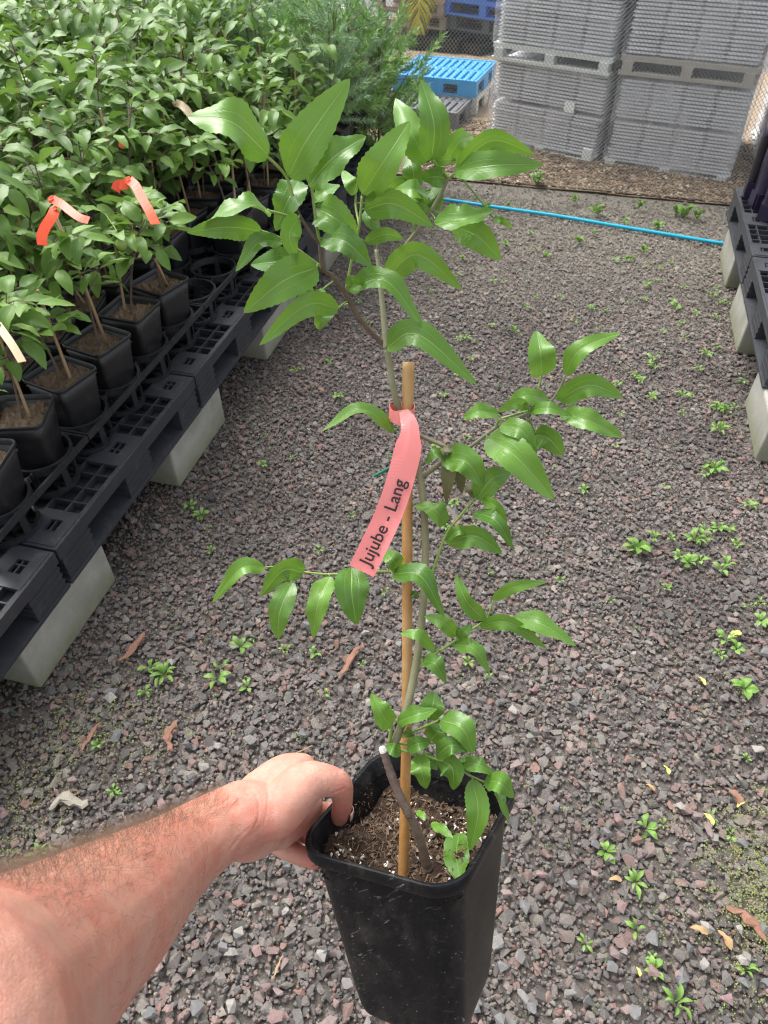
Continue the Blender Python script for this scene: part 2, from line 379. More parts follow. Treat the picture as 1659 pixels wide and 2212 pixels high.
def hull_stone(seed):
    import bmesh
    r_ = np.random.default_rng(seed)
    p = r_.normal(size=(11, 3)); p /= np.linalg.norm(p, axis=1)[:, None]; p *= r_.uniform(.7, 1.05, (11, 1))
    p *= np.array([1.0, r_.uniform(.55, .95), r_.uniform(.30, .52)])
    bm = bmesh.new()
    for q in p: bm.verts.new(q)
    res = bmesh.ops.convex_hull(bm, input=bm.verts)
    bmesh.ops.delete(bm, geom=[e for e in res['geom_interior'] if isinstance(e, bmesh.types.BMVert)], context='VERTS')
    bm.verts.index_update(); bmesh.ops.triangulate(bm, faces=bm.faces)
    bm.verts.ensure_lookup_table(); bm.verts.index_update()
    V = np.array([v.co[:] for v in bm.verts]); F = np.array([[v.index for v in f.verts] for f in bm.faces]); bm.free()
    return V, F
STONES = [hull_stone(s) for s in range(14)]
def scatter_mesh(name, mat, templates, pos, scl, eul, kind_idx):
    Vs, Fs, off = [], [], 0
    for t, (V, F) in enumerate(templates):
        ids = np.where(kind_idx == t)[0]
        if not len(ids): continue
        e = eul[ids]; c, s = np.cos(e), np.sin(e)
        Rz = np.zeros((len(ids), 3, 3)); Rz[:, 0, 0] = c[:, 2]; Rz[:, 0, 1] = -s[:, 2]; Rz[:, 1, 0] = s[:, 2]; Rz[:, 1, 1] = c[:, 2]; Rz[:, 2, 2] = 1
        Rx = np.zeros_like(Rz); Rx[:, 0, 0] = 1; Rx[:, 1, 1] = c[:, 0]; Rx[:, 1, 2] = -s[:, 0]; Rx[:, 2, 1] = s[:, 0]; Rx[:, 2, 2] = c[:, 0]
        M_ = Rz @ Rx
        P = np.einsum('nij,kj->nki', M_, V)*scl[ids][:, None, None] + pos[ids][:, None, :]
        n = len(ids); k_ = len(V)
        Vs.append(P.reshape(-1, 3)); Fs.append((F[None] + (np.arange(n)*k_)[:, None, None] + off).reshape(-1, F.shape[1])); off += n*k_
    V = np.concatenate(Vs); F = np.concatenate(Fs); m = F.shape[1]
    me = bpy.data.meshes.new(name)
    me.vertices.add(len(V)); me.vertices.foreach_set('co', V.ravel())
    me.loops.add(F.size); me.loops.foreach_set('vertex_index', F.ravel())
    me.polygons.add(len(F)); me.polygons.foreach_set('loop_start', np.arange(len(F))*m); me.polygons.foreach_set('loop_total', np.full(len(F), m))
    me.materials.append(mat); me.update(calc_edges=True); me.shade_flat(); return me
# gravel of the aisle
du = .0178
us, vs_ = np.meshgrid(np.arange(-.35, 5.6, du), np.arange(-1.95, 1.6, du), indexing='ij')
uf, vf = us.ravel(), vs_.ravel(); n = len(uf)
uf = uf + rng.uniform(-.5, .5, n)*du; vf = vf + rng.uniform(-.5, .5, n)*du
size = np.exp(rng.normal(math.log(.0118), .42, n)).clip(.0045, .026)
keep = rng.uniform(size=n) > np.interp(uf, [0, 3.2, 4.6, 5.6], [.0, .03, .22, .55])
pr = project(np.stack([UX*uf + UY*vf, UY*uf - UX*vf, np.zeros(n)], -1))
keep &= (pr[:, 0] > -700) & (pr[:, 0] < 2400) & (pr[:, 1] < 3300)
uf, vf, size = uf[keep], vf[keep], size[keep]; n = len(uf)
size *= np.interp(uf, [0, 1.6, 3, 5.5], [1.06, 1.0, .92, .75])
zz = size*rng.uniform(-.12, .28, n) - .003
pos = np.stack([UX*uf + UY*vf, UY*uf - UX*vf, zz], -1)
eul = np.stack([rng.normal(0, .22, n), np.zeros(n), rng.uniform(0, 6.28, n)], -1)
# finer grit between the stones of the near part
ns = 56000; us2 = .1 + 5.3*rng.uniform(size=ns)**1.25; vs2 = rng.uniform(-1.9, 1.35, ns)
pr = project(np.stack([UX*us2 + UY*vs2, UY*us2 - UX*vs2, np.zeros(ns)], -1))
k2 = (pr[:, 0] > -120) & (pr[:, 0] < 1780) & (pr[:, 1] < 2330); us2, vs2 = us2[k2], vs2[k2]; ns = len(us2)
GRIT = [(np.array([(-1,-.7,-.5),(.8,-1,-.4),(1,.8,-.5),(-.7,1,-.4),(-.7,-.4,.6),(.5,-.7,.5),(.6,.5,.7),(-.5,.7,.5)])*rng.uniform(.7, 1.1, (8, 3)), np.array([(0,2,1),(0,3,2),(4,5,6),(4,6,7),(0,1,5),(0,5,4),(1,2,6),(1,6,5),(2,3,7),(2,7,6),(3,0,4),(3,4,7)])) for q in range(4)]
gg = scatter_mesh('grit', M['gravel'], GRIT, np.stack([UX*us2 + UY*vs2, UY*us2 - UX*vs2, rng.uniform(-.004, .004, ns)], -1), rng.uniform(.0028, .0068, ns), np.stack([rng.normal(0, .5, ns), np.zeros(ns), rng.uniform(0, 6.28, ns)], -1), rng.integers(0, 4, ns))
tag(link('grit', gg), 'fine grit filling the gaps between the gravel stones', 'gravel', kind='stuff')
gm = scatter_mesh('gravel', M['gravel'], STONES, pos, size, eul, rng.integers(0, len(STONES), n))
tag(link('gravel', gm), 'crushed grey and reddish gravel covering the aisle', 'gravel', kind='stuff')
# the stones that show largest are pieces of the ground of their own
STONE_MESH = []
STCOL = [(.18,.178,.176),(.225,.214,.20),(.25,.188,.178),(.155,.155,.157),(.265,.175,.165),(.32,.30,.272)]
STMAT = []
for i, c in enumerate(STCOL):
    STMAT.append(simple('stone_%d' % i, tuple(q*.5 for q in c), tuple(q*1.1 for q in c), 110, .82, .6))
for i in range(18):
    V, F = hull_stone(100+i); mb = MB(); mb.add(V, F.tolist()); STONE_MESH.append(mb.mesh('stone', STMAT[i % 6]))
cnt = 0
while cnt < 280:
    p = on_z(rng.uniform(-60, 1700), 2330 - 1000*rng.uniform()**1.4, 0)
    u, v = to_row(p)
    if v < -1.75 or v > 1.3: continue
    s = rng.uniform(.015, .0255)
    o = link('stone', STONE_MESH[rng.integers(18)], ground)
    o.location = (p[0], p[1], .004 + .012 + s*.15); o.rotation_euler = (rng.normal(0, .3), rng.normal(0, .2), rng.uniform(0, 6.3)); o.scale = (s, s, s)
    cnt += 1

# ------------------------------------------------------------------ leaves
def leaf_profile(t, kind=0):
    w = np.sin(math.pi*np.clip(t, 0, 1)**.76)**.72
    return w*(1 - .15*t)*1.07
def leaf_grid(ctrl, nrm0, width, roll=0.0, fold=.25, wave=.12, twist=0.0, seed=0, rows=15, cols=4, serr=.05):
    """leaf blade round a mid-line; returns verts, faces, uv"""
    r_ = np.random.default_rng(seed)
    P = spline(ctrl, rows) if len(ctrl) > 2 else np.linspace(ctrl[0], ctrl[1], rows)
    t = np.linspace(0, 1, rows)
    L = np.linalg.norm(np.diff(P, axis=0), axis=1).sum()
    T = np.gradient(P, axis=0); T /= np.linalg.norm(T, axis=1)[:, None]
    V, UV = [], []
    ph = r_.uniform(0, 6.28); ph2 = r_.uniform(0, 6.28); fr = r_.uniform(1.6, 2.8)
    for i in range(rows):
        n = nrm0 - T[i]*np.dot(nrm0, T[i]); n /= np.linalg.norm(n) + 1e-9
        a = roll + twist*t[i]
        b = np.cross(T[i], n)
        n2 = n*math.cos(a) + b*math.sin(a); b2 = np.cross(T[i], n2)
        hw = width*.5*leaf_profile(t[i])*(1 + (serr*(1 if i % 2 else -1) if 1 < i < rows-2 else 0))
        for j in range(-cols, cols+1):
            q = j/cols
            lift = fold*abs(q)*hw + wave*hw*(q*q)*math.sin(fr*6.28*t[i] + (ph if q > 0 else ph2)) - .25*hw*q*q*fold
            V.append(P[i] + b2*(q*hw*math.cos(fold*.6)) + n2*lift)
            UV.append((.5 + q*.5, t[i]))
    m = 2*cols+1
    F = [(i*m+j, i*m+j+1, (i+1)*m+j+1, (i+1)*m+j) for i in range(rows-1) for j in range(m-1)]
    return np.array(V), F, np.array(UV)
# template leaves: unit length along +Y, face up +Z
TLEAF = []
for s in range(8):
    r_ = np.random.default_rng(50+s)
    dr = r_.uniform(.02, .22); sd = r_.uniform(-.08, .08)
    ctrl = [np.array([0, 0, 0.]), np.array([sd, .5, dr*.55]), np.array([sd*.4, .96, -dr*.35])]
    V, F, UV = leaf_grid(ctrl, np.array([0, 0, 1.]), r_.uniform(.40, .52), fold=r_.uniform(.2, .55), wave=r_.uniform(.05, .22), twist=r_.uniform(-.4, .4), seed=s, rows=9, cols=2, serr=.02)
    TLEAF.append((V, F, UV))
TLEAF_MESH = []
for V, F, UV in TLEAF:
    mb = MB(); mb.add(V, F); TLEAF_MESH.append(mb.mesh('leaf', M['leaf_bg'], True, uv=UV))
def frame(direction, up):
    y = np.array(direction, float); y /= np.linalg.norm(y)
    z = np.array(up, float); z = z - y*np.dot(z, y)
    if np.linalg.norm(z) < 1e-4: z = np.array([1.0, 0, 0]) - y*y[0]
    z /= np.linalg.norm(z); x = np.cross(y, z)
    return np.stack([x, y, z], 1)

# ------------------------------------------------------------------ pots
def rsq(half, r, z, n=5):
    """rounded square ring"""
    out = []
    for k_, (sx, sy) in enumerate(((1, 1), (-1, 1), (-1, -1), (1, -1))):
        for j in range(n+1):
            a = math.pi/2*(k_ + j/n)
            out.append((sx*(half-r) + r*math.cos(a), sy*(half-r) + r*math.sin(a), z))
    return np.array(out)
def pot_parts(S, H, taper, wall=.0022, lip=.004, liph=.013, rim_r=.022):
    """pot body and rim with the rim's top at z = 0"""
    h = S/2; hb = h*taper
    def hw(z): return h - lip + (hb - h + lip)*(-z/H)
    body = MB()
    zs = [-H, -H+.006, -H*.75, -H*.5, -H*.25, -liph+.002]
    rings = [rsq(hw(z) - (.004 if i == 0 else 0), rim_r*.9, z) for i, z in enumerate(zs)]
    inner = [rsq(hw(z)-wall, rim_r*.85, z) for z in (-liph+.002, -H*.4, -H+.006)]
    body.loft(rings + inner)
    rim = MB()
    rim.loft([rsq(hw(-liph), rim_r*.92, -liph), rsq(h-.0012, rim_r, -liph), rsq(h, rim_r, -liph+.0015), rsq(h, rim_r, -.002), rsq(h-.0015, rim_r, 0),
              rsq(h-.0035, rim_r*.95, 0), rsq(h-lip-wall+.0005, rim_r*.9, -.003), rsq(hw(-liph*1.4)-wall-.0006, rim_r*.86, -liph*1.4)], False, False)
    return body, rim
def soil_grid(half, z, amp, seed, n=22):
    r_ = np.random.default_rng(seed); c = np.linspace(-half, half, n)
    hgt = r_.normal(0, amp, (n, n)); big = r_.normal(0, amp*2, (5, 5))
    ix = np.linspace(0, 3.999, n); V = []
    for i in range(n):
        for j in range(n):
            a, b = int(ix[i]), int(ix[j]); fa, fb = ix[i]-a, ix[j]-b
            bg = big[a, b]*(1-fa)*(1-fb) + big[a+1, b]*fa*(1-fb) + big[a, b+1]*(1-fa)*fb + big[a+1, b+1]*fa*fb
            V.append((c[i], c[j], z + hgt[i, j] + bg))
    F = [(i*n+j, (i+1)*n+j, (i+1)*n+j+1, i*n+j+1) for i in range(n-1) for j in range(n-1)]
    return np.array(V), F

# ------------------------------------------------------------------ benches: blocks, pallets, trays
BU0 = 1.187
def concrete_block(u0, length, side, label):
    v0 = -1.37 if side < 0 else .96
    w = .2; c = row(u0 + length/2, v0 + side*w/2, 0)
    mb = MB(); mb.box((0, 0, .098), (length, w, .196))
    o = mb.build('concrete_block', M['concrete'], bevel=.009)
    o.location = tuple(c); o.rotation_euler = (0, 0, math.pi/2 - RA)
    tag(o, label, 'concrete block', 'concrete blocks under the benches')
for i, u0 in enumerate((.909, 1.894, 2.888, 3.88, 4.87)):
    concrete_block(u0, .47, -1, ['concrete block under the left bench, nearest the camera', 'concrete block under the left bench, second from the camera', 'concrete block under the left bench, third from the camera', 'concrete block under the left bench, fourth from the camera, behind the leaves', 'concrete block under the far end of the left bench'][i])
for i, u0 in enumerate((2.678, 3.57, 4.31)):
    concrete_block(u0, .44, 1, ['nearest concrete block under the right-hand bench', 'middle concrete block under the right-hand bench', 'farthest concrete block under the right-hand bench, by the hose'][i])
for i, u0 in enumerate((1.9, 2.9, 3.9)):
    mb = MB(); mb.box((0, 0, .098), (.4, .2, .196)); o = mb.build('concrete_block', M['concrete'], bevel=.009)
    o.location = tuple(row(u0+.2, -2.45, 0)); o.rotation_euler = (0, 0, math.pi/2-RA)
    tag(o, 'concrete block deep under the left bench, %s from the camera' % ORD[i], 'concrete block', 'concrete blocks under the benches')

def make_pallet(mat, L=.985, W=1.15, H=.162):
    """plastic pallet, local x along L, y from the aisle edge (y=0) inwards to W, z from 0"""
    parts = []
    deck = MB(); t = .022
    top = H
    # outer rails and ribs of the open grid deck
    deck.box((L/2, .009, top-.024), (L, .018, .048)); deck.box((L/2, W-.009, top-.024), (L, .018, .048))
    deck.box((.009, W/2, top-.0245), (.018, W-.037, .047)); deck.box((L-.009, W/2, top-.0245), (L-.017, .001, .001)) if False else deck.box((L-.009, W/2, top-.0245), (.018, W-.037, .047))
    nx, ny = 14, 16
    for i in range(1, nx): deck.box((L*i/nx, W/2, top-.0165), (.0055, W-.037, .031))
    for j in range(1, ny): deck.box((L/2, W*j/ny, top-.017), (L-.037, .0055, .031))
    parts.append(('deck', deck))
    fl = MB(); fl.box((L/2, W/2, top-.036), (L-.04, W-.04, .005)); parts.append(('deck_floor', fl))
    # corner and middle plates
    for cx_ in (.085, L/2, L-.085):
        for cy_ in (.075, W/2, W-.075):
            pl = MB(); wd = .15 if cx_ != L/2 else .17
            xs = cx_
            pl.box((xs-wd*.32, cy_, top-.0045), (wd*.36, .128, .014)); pl.box((xs+wd*.36, cy_, top-.0045), (wd*.28, .128, .014))
            pl.box((xs+wd*.03, cy_-.045, top-.0045), (wd*.38, .038, .014)); pl.box((xs+wd*.03, cy_+.04, top-.0045), (wd*.38, .048, .014))
            parts.append(('corner_plate', pl))
            lg = MB()
            y0 = .003 if cy_ < .2 else cy_-.06
            lg.box((xs, y0+.065, (top-.048)/2), (wd, .13, top-.049))
            for q in range(4): lg.box((xs, y0+.062, .012+.028*q), (wd+.006, .13, .012))
            parts.append(('leg', lg))
    for y0 in (-.004, W/2-.06, W-.12):                               # runners with a sloping upper face
        rn = MB(); v = np.array([(0,y0,.0),(L,y0,.0),(L,y0+.12,.0),(0,y0+.12,.0),(0,y0,.012),(L,y0,.012),(L,y0+.12,.028),(0,y0+.12,.028)])
        rn.add(v, [(3,2,1,0),(4,5,6,7),(0,1,5,4),(1,2,6,5),(2,3,7,6),(3,0,4,7)])
        parts.append(('runner', rn))
    return [(n, p.mesh(n, mat)) for n, p in parts]
PAL = make_pallet(M['pallet'])
def place_pallet(meshes, u, v, z, ang, label, group, mirror=False, name='plastic_pallet'):
    e = empty(name, row(u, v, z), ang, label, 'pallet', group)
    for n_, me in meshes: link(n_, me, e)
    return e
# left bench: local x along u, local y towards -v
for i, ju in enumerate((.192, 1.187, 2.182, 3.177, 4.172)):
    for j in range(2):
        lab = 'black plastic pallet of the left bench, %s along the aisle from the camera' % ORD[i] if j == 0 else 'black plastic pallet behind the aisle-side one, %s from the camera' % ORD[i]
        place_pallet(PAL, ju+.005, -1.37-1.16*j, .198, math.pi/2-RA, lab, 'pallets of the left bench')
PAL_R = make_pallet(M['pallet'], W=1.0)
for i, ju in enumerate((3.93, 4.93)):    # right bench: turned half round, local x towards -u
    place_pallet(PAL_R, ju, .955, .198, -math.pi/2-RA, ['black plastic pallet of the right-hand bench, nearer one', 'black plastic pallet of the right-hand bench, at its far end under the grow bags'][i], 'pallets of the right bench')

PITCHP = .232; U0P, V0P = 1.48, -1.575
ZT = .49
def make_tray(nu, nv):
    parts = []
    fr = MB(); Lu, Lv = nu*PITCHP-.006, nv*PITCHP-.006
    for (x, y, sx, sy) in ((Lu/2, .004, Lu, .008), (Lu/2, Lv-.004, Lu, .008), (.004, Lv/2, .008, Lv-.017), (Lu-.004, Lv/2, .008, Lv-.017)):
        fr.box((x, y, ZT-.012), (sx, sy, .024))
    for i in range(nu):
        for j in range(nv):
            c = np.array([(i+.5)*PITCHP-.003, (j+.5)*PITCHP-.003, 0])
            for a in range(8):
                an = a*math.pi/4 + math.pi/8
                d = np.array([math.cos(an), math.sin(an), 0]); r1 = .103; r2 = min(.113/max(abs(d[0]), abs(d[1])), .15)
                p = c + d*(r1+r2)/2; fr.box((p[0], p[1], ZT-.0115), (r2-r1, .007, .021), rotz(an))
    parts.append(('frame', fr, (0, 0, 0)))
    ring = MB(); n = 28; an = np.arange(n)*2*math.pi/n
    def circ(r, z): return np.stack([r*np.cos(an), r*np.sin(an), np.full(n, z)], -1)
    ring.loft([circ(.108, ZT-.026), circ(.108, ZT+.002), circ(.098, ZT+.002), circ(.095, ZT-.026), circ(.108, ZT-.026)], False, False)
    for a in range(6):
        t = a*math.pi/3 + .3; d = np.array([math.cos(t), math.sin(t), 0])
        ring.box(d*.092 + np.array([0, 0, (ZT+.363)/2-.012]), (.006, .024, ZT-.363-.03), rotz(t))
    ring.loft([circ(.099, .364), circ(.099, .378), circ(.085, .378), circ(.085, .364), circ(.099, .364)], False, False)
    for a in range(3):
        t = a*math.pi/3; ring.box((0, 0, .368), (.17, .012, .006), rotz(t))
    rm = ring.mesh('cup', M['tray'])
    return fr.mesh('frame', M['tray']), rm
TR_FR, TR_RING = make_tray(4, 3)
for i in range(4):
    e = empty('pot_carrier_tray', row(U0P - .5*PITCHP + PITCHP*(i*4-3), V0P + PITCHP/2, 0), math.pi/2-RA, 'black ring tray holding pots at the aisle edge, %s from the camera' % ORD[i], 'tray', 'ring trays on the left bench')
    # local x along u, local y towards -v
    link('frame', TR_FR, e)
    for a in range(4):
        for b in range(3):
            o = link('cup', TR_RING, e); o.location = ((a+.5)*PITCHP-.003, (b+.5)*PITCHP-.003, 0)

# ------------------------------------------------------------------ saplings on the left bench
ZR = .645                                            # pot rim height
b_, r_m = pot_parts(.182, .255, .70)
POT_BODY = b_.mesh('pot', M['pot'], True); POT_RIM = r_m.mesh('rim', M['pot'], True); POT_RIM.set_sharp_from_angle(angle=.7)
SOILS = []
for s in range(3):
    V, F = soil_grid(.083, -.03, .0042, s, 18); mb = MB(); mb.add(V, F); SOILS.append(mb.mesh('soil', M['soil_bg']))
def sapling_skeleton(seed, height, nbranch, spread, leaflen, nl, low=.35):
    """returns stem mesh builder and list of (position, rotation, length, template)"""
    r_ = np.random.default_rng(seed)
    lean = r_.normal(0, .05, 2)
    stem_pts = spline([np.array([0, 0, -.03]), np.array([lean[0]*.4+.01, lean[1]*.4, height*.35]), np.array([lean[0], lean[1], height*.7]), np.array([lean[0]*1.8, lean[1]*1.8, height])], 12)
    mb = MB(); mb.tube(stem_pts, np.linspace(.0045, .0018, 12), 5)
    leaves = []
    def along(pts, n, l0):
        for q in range(n):
            f = (q+.6)/n; idx = f*(len(pts)-1); a = int(min(idx, len(pts)-2)); p = pts[a] + (pts[a+1]-pts[a])*(idx-a)
            tg = pts[a+1]-pts[a]; tg = tg/np.linalg.norm(tg)
            side = np.cross(tg, [0, 0, 1]); side = side/(np.linalg.norm(side)+1e-6)*(1 if q % 2 else -1)
            if abs(tg[2]) > .8:
                an = r_.uniform(0, 6.28); side = np.array([math.cos(an), math.sin(an), 0])
            d = side*r_.uniform(.6, 1) + tg*r_.uniform(.2, .7) + np.array([0, 0, r_.uniform(-1.0, .25)])
            d /= np.linalg.norm(d)
            up = np.array([r_.normal(0, .35), r_.normal(0, .35), 1.0])
            Ln = l0*r_.uniform(.7, 1.15)
            base = p + d*.012
            leaves.append((base, frame(d, up), Ln, int(r_.integers(8))))
            mb.tube([p, base], .0009, 3, False)
    for b in range(nbranch):
        f = low + (1-low)*(b+.5)/nbranch; p0 = stem_pts[int(f*11)]
        an = b*2.4 + r_.uniform(-.4, .4); ln = spread*r_.uniform(.6, 1.15)*(1.15-.45*f)
        d = np.array([math.cos(an), math.sin(an), r_.uniform(.15, .7)])
        pts = spline([p0, p0 + d*ln*.5, p0 + d*ln + np.array([0, 0, -ln*r_.uniform(.05, .3)])], 7)
        mb.tube(pts, np.linspace(.0022, .001, 7), 4)
        along(pts, nl, leaflen)
    along(stem_pts[int(12*low):], int(nl*1.3), leaflen)
    return mb, leaves
def joined_leaves(leaves, mat, tmpl=TLEAF):
    mb = MB(); uvs = []
    for p, Rm, L, t in leaves:
        V, F, UV = tmpl[t]; mb.add(p + (V*L) @ Rm.T, F); uvs.append(UV)
    return mb.mesh('foliage', mat, True, uv=np.concatenate(uvs))
VARI = []
for s in range(12):
    mb, lv = sapling_skeleton(200+s, .46 + .05*(s % 5), 12, .24, .108, 6, .18)
    VARI.append((mb.mesh('stem', M['bark']), joined_leaves(lv, M['foliage_bg'])))
STAKE = MB(); STAKE.tube([(0, 0, -.1), (0, 0, .2), (.004, 0, .5)], [.0055, .005, .0045], 6); STAKE_ME = STAKE.mesh('stake', M['bamboo_dry'])
def strip_tag(pts, width, nrm, mat, name, parent, twist=0.0, thick=.0004):
    P = spline(pts, 14); T = np.gradient(P, axis=0); T /= np.linalg.norm(T, axis=1)[:, None]
    mb = MB(); V = []
    for i in range(14):
        n = np.array(nrm, float); n -= T[i]*np.dot(n, T[i]); n /= np.linalg.norm(n); b = np.cross(T[i], n)
        a = twist*i/13; b = b*math.cos(a) + n*math.sin(a); n = np.cross(b, T[i])
        for q, s in ((-1, 1), (1, 1), (1, -1), (-1, -1)): V.append(P[i] + b*q*width/2 + n*s*thick)
    mb.loft([np.array(V[i*4:i*4+4]) for i in range(14)])
    return mb.build(name, mat, parent)
NEAR_LABEL = {}
FRONT_TEXT = {
    (0,-1): 'sapling in black pot at the left photo edge, cut off by it, aisle row',
    (0, 0): 'sapling in black pot with two bare stems, front aisle row, leaves drooping low',
}
count = 0
NROW, NCOL = 13, 24
EMPTY_CUPS = {(0, 5), (0, 6)}
r_pl = np.random.default_rng(77)
def visible(p, m=60):
    q = project(np.array(p)); return -m < q[0] < 1659+m and -m < q[1] < 2212+m
def build_sapling(i, j):
    global count
    u = U0P + PITCHP*j + r_pl.normal(0, .008); v = V0P - PITCHP*i + r_pl.normal(0, .008)
    if (i, j) in EMPTY_CUPS: return
    needle = j >= 13 and i <= 2 or j >= 15
    on_floor = j >= 16
    if needle: v += .06
    if on_floor: v += .12
    p = row(u, v, .268 if on_floor else ZR)
    if needle and u > 5.52: return
    if not (visible(p) or visible(p + [0, 0, .3]) or visible(p + [0, 0, .6])): return
    rz = math.pi/2 - RA + r_pl.uniform(-.35, .35)
    tall = 1.0 if i >= 1 else (.62 if j < 5 else .8)
    nm = 'potted_pine_seedling' if needle else 'potted_sapling'
    kindtxt = 'needle-leaved seedling' if needle else 'leafy sapling'
    if i == 0: lab = '%s in black pot at the aisle edge, %s in its row from the camera' % (kindtxt, ORD[j+3])
    else: lab = '%s, %s row back from the aisle, %s along from the camera' % (kindtxt, ORD[i], ORD[j+3])
    e = empty(nm, p, rz, lab, 'potted plant', 'potted needle seedlings on the left bench' if needle else 'potted saplings on the left bench')
    pb = link('pot', POT_BODY, e); link('rim', POT_RIM, pb); link('soil', SOILS[count % 3], e)
    count += 1
    if needle:
        st_, fo_ = NEED[r_pl.integers(len(NEED))]
        a = link('stem', st_, e); b = link('foliage', fo_, e); b['kind'] = 'stuff'
        s = r_pl.uniform(.9, 1.2)*(1.75 if on_floor else 1.2)
        for o in (a, b): o.scale = (s, s, s); o.rotation_euler = (0, 0, r_pl.uniform(0, 6.28))
        return
    PLANT[(i, j)] = e
    if (i, j) in LEANING:                             # stakes that lean clear of the leaves
        x1, y1, dd = LEANING[(i, j)]; top = e_local(e, at(x1, y1, dd)); mbs = MB(); f0 = np.array([.02, -.02, -.04])
        mbs.tube([f0, (f0+top)/2 + [.004, 0, 0], top], [.0062, .0058, .0052], 8); mbs.build('stake', M['bamboo_dry'], e, True)
    else:
        sk = link('stake', STAKE_ME, e); sk.location = (r_pl.uniform(-.03, .03), r_pl.uniform(-.03, .03), 0)
        sk.rotation_euler = (r_pl.normal(0, .12), r_pl.normal(0, .12), 0); sk.scale = (1, 1, tall*r_pl.uniform(.7, 1.25))
    if i <= 1 and -2 <= j <= 8:
        seed = 500 + i*40 + j
        hgt = (.38 if i == 0 else .54)*r_pl.uniform(.9, 1.1)
        mb, lv = sapling_skeleton(seed, hgt, 8 if i == 0 else 11, .16 if i == 0 else .20, .102, 5, .38 if i == 0 else .30)
        mb.build('stem', M['bark'], e)
        for pp, Rm, L, t in lv:
            m4 = np.eye(4); m4[:3, :3] = Rm*L; m4[:3, 3] = pp
            link('leaf', TLEAF_MESH[t], e, Matrix(m4.tolist()))
    else:
        st_, fo_ = VARI[r_pl.integers(len(VARI))]
        a = link('stem', st_, e); b = link('foliage', fo_, e); b['kind'] = 'stuff'
        s = r_pl.uniform(.82, 1.28)*tall
        an = r_pl.uniform(0, 6.28)
        for o in (a, b): o.scale = (s, s, s); o.rotation_euler = (0, 0, an)
def needle_plant(seed):
    r_ = np.random.default_rng(seed); st = MB(); V, F = [], []; nv = 0
    H = r_.uniform(.42, .54)
    st.tube([(0, 0, -.03), (.005, 0, H*.5), (0, .006, H)], [.005, .004, .0015], 5)
    shoots = [(np.array([0, 0, H*.25]), np.array([.01, .01, H*1.05]))]
    for b in range(34):
        f = r_.uniform(.0, .92); an = b*2.4; ln = r_.uniform(.15, .26)*(1.15-.55*f)
        p0 = np.array([0, 0, H*f]); d = np.array([math.cos(an)*.8, math.sin(an)*.8, r_.uniform(-.1, 1.0)])
        shoots.append((p0, p0 + d*ln))
    for p0, p1 in shoots:
        st.tube([p0, p1], [.0018, .001], 3, False)
        ax = (p1-p0); ln = np.linalg.norm(ax); ax = ax/ln; n = int(ln*950)
        for q in range(n):
            f = r_.uniform(.12, 1.03); p = p0 + (p1-p0)*f
            d = r_.normal(size=3); d -= ax*np.dot(d, ax); d /= np.linalg.norm(d); d = d + ax*r_.uniform(.5, 1.5); d /= np.linalg.norm(d)
            L = r_.uniform(.02, .042); s = np.cross(d, r_.normal(size=3)); s = s/np.linalg.norm(s)*.0017
            V += [p-s, p+s, p+d*L]; F.append((nv, nv+1, nv+2)); nv += 3
    fo = MB(); fo.add(V, F)
    return st.mesh('stem', M['bark']), fo.mesh('foliage', M['needle_blue'] if seed % 3 else M['needle'])
NEED = [needle_plant(900+s) for s in range(5)]
PLANT = {}
LEANING = {(0, 2): (118, 462, 2.28), (0, 7): (497, 310, 3.45), (0, 8): (524, 330, 3.6), (1, 4): (295, 398, 2.95), (0, 4): (335, 560, 2.75)}
def e_local(e, p):
    c, s_ = math.cos(-e.rotation_euler.z), math.sin(-e.rotation_euler.z); d = np.array(p) - np.array(e.location)
    return np.array([c*d[0]-s_*d[1], s_*d[0]+c*d[1], d[2]])
for i in range(NROW):
    for j in range(-3, NCOL-3): build_sapling(i, j)

# vinyl tags knotted round stems and stakes
def hung_tag(key, pts, wd, mat, lab):
    e = PLANT.get(key)
    if e is None: return
    P = [e_local(e, at(*p)) for p in pts]; vw = e_local(e, np.array([0, 0, CAMH])) - P[0]
    o = strip_tag(P, wd, vw/np.linalg.norm(vw) + np.array([0, 0, .3]), mat, 'plant_tag', e, .35)
    kn = MB(); kn.tube(spline([P[0] + [.008, 0, .004], P[0] + [0, .008, 0], P[0] + [-.008, 0, -.004], P[0] + [0, -.008, .002]], 9), [.004, .006, .005, .007, .005, .006, .006, .005, .004], 6); kn.build('tag_knot', mat, o)
    o['label'] = lab
hung_tag((0, 2), [(119, 452, 2.24), (112, 468, 2.22), (97, 492, 2.20), (90, 512, 2.19), (92, 530, 2.19)], .030, M['tag_orange'], 'orange-red tag hanging in ragged strips')
hung_tag((0, 2), [(112, 430, 2.25), (132, 440, 2.23), (152, 456, 2.21), (172, 470, 2.20), (192, 476, 2.20)], .027, M['tag_orange'], 'orange-red tag sticking out to the right')
hung_tag((0, 4), [(278, 388, 2.42), (292, 400, 2.40), (305, 425, 2.38), (322, 455, 2.36), (336, 484, 2.35)], .032, M['tag_orange'], 'long bright orange-red tag hanging down')
hung_tag((0, 4), [(278, 392, 2.42), (266, 400, 2.42), (256, 398, 2.42), (249, 412, 2.42)], .030, M['tag_orange'], 'short orange-red tag knotted round the stem')
hung_tag((2, 4), [(268, 300, 2.75), (264, 308, 2.74), (262, 318, 2.74)], .022, M['tag_orange'], 'tiny orange-red tag end among the leaves')
hung_tag((0, 7), [(378, 222, 3.15), (390, 226, 3.13), (402, 236, 3.12), (411, 249, 3.12)], .034, M['tag_white'], 'cream tag curling to the right')
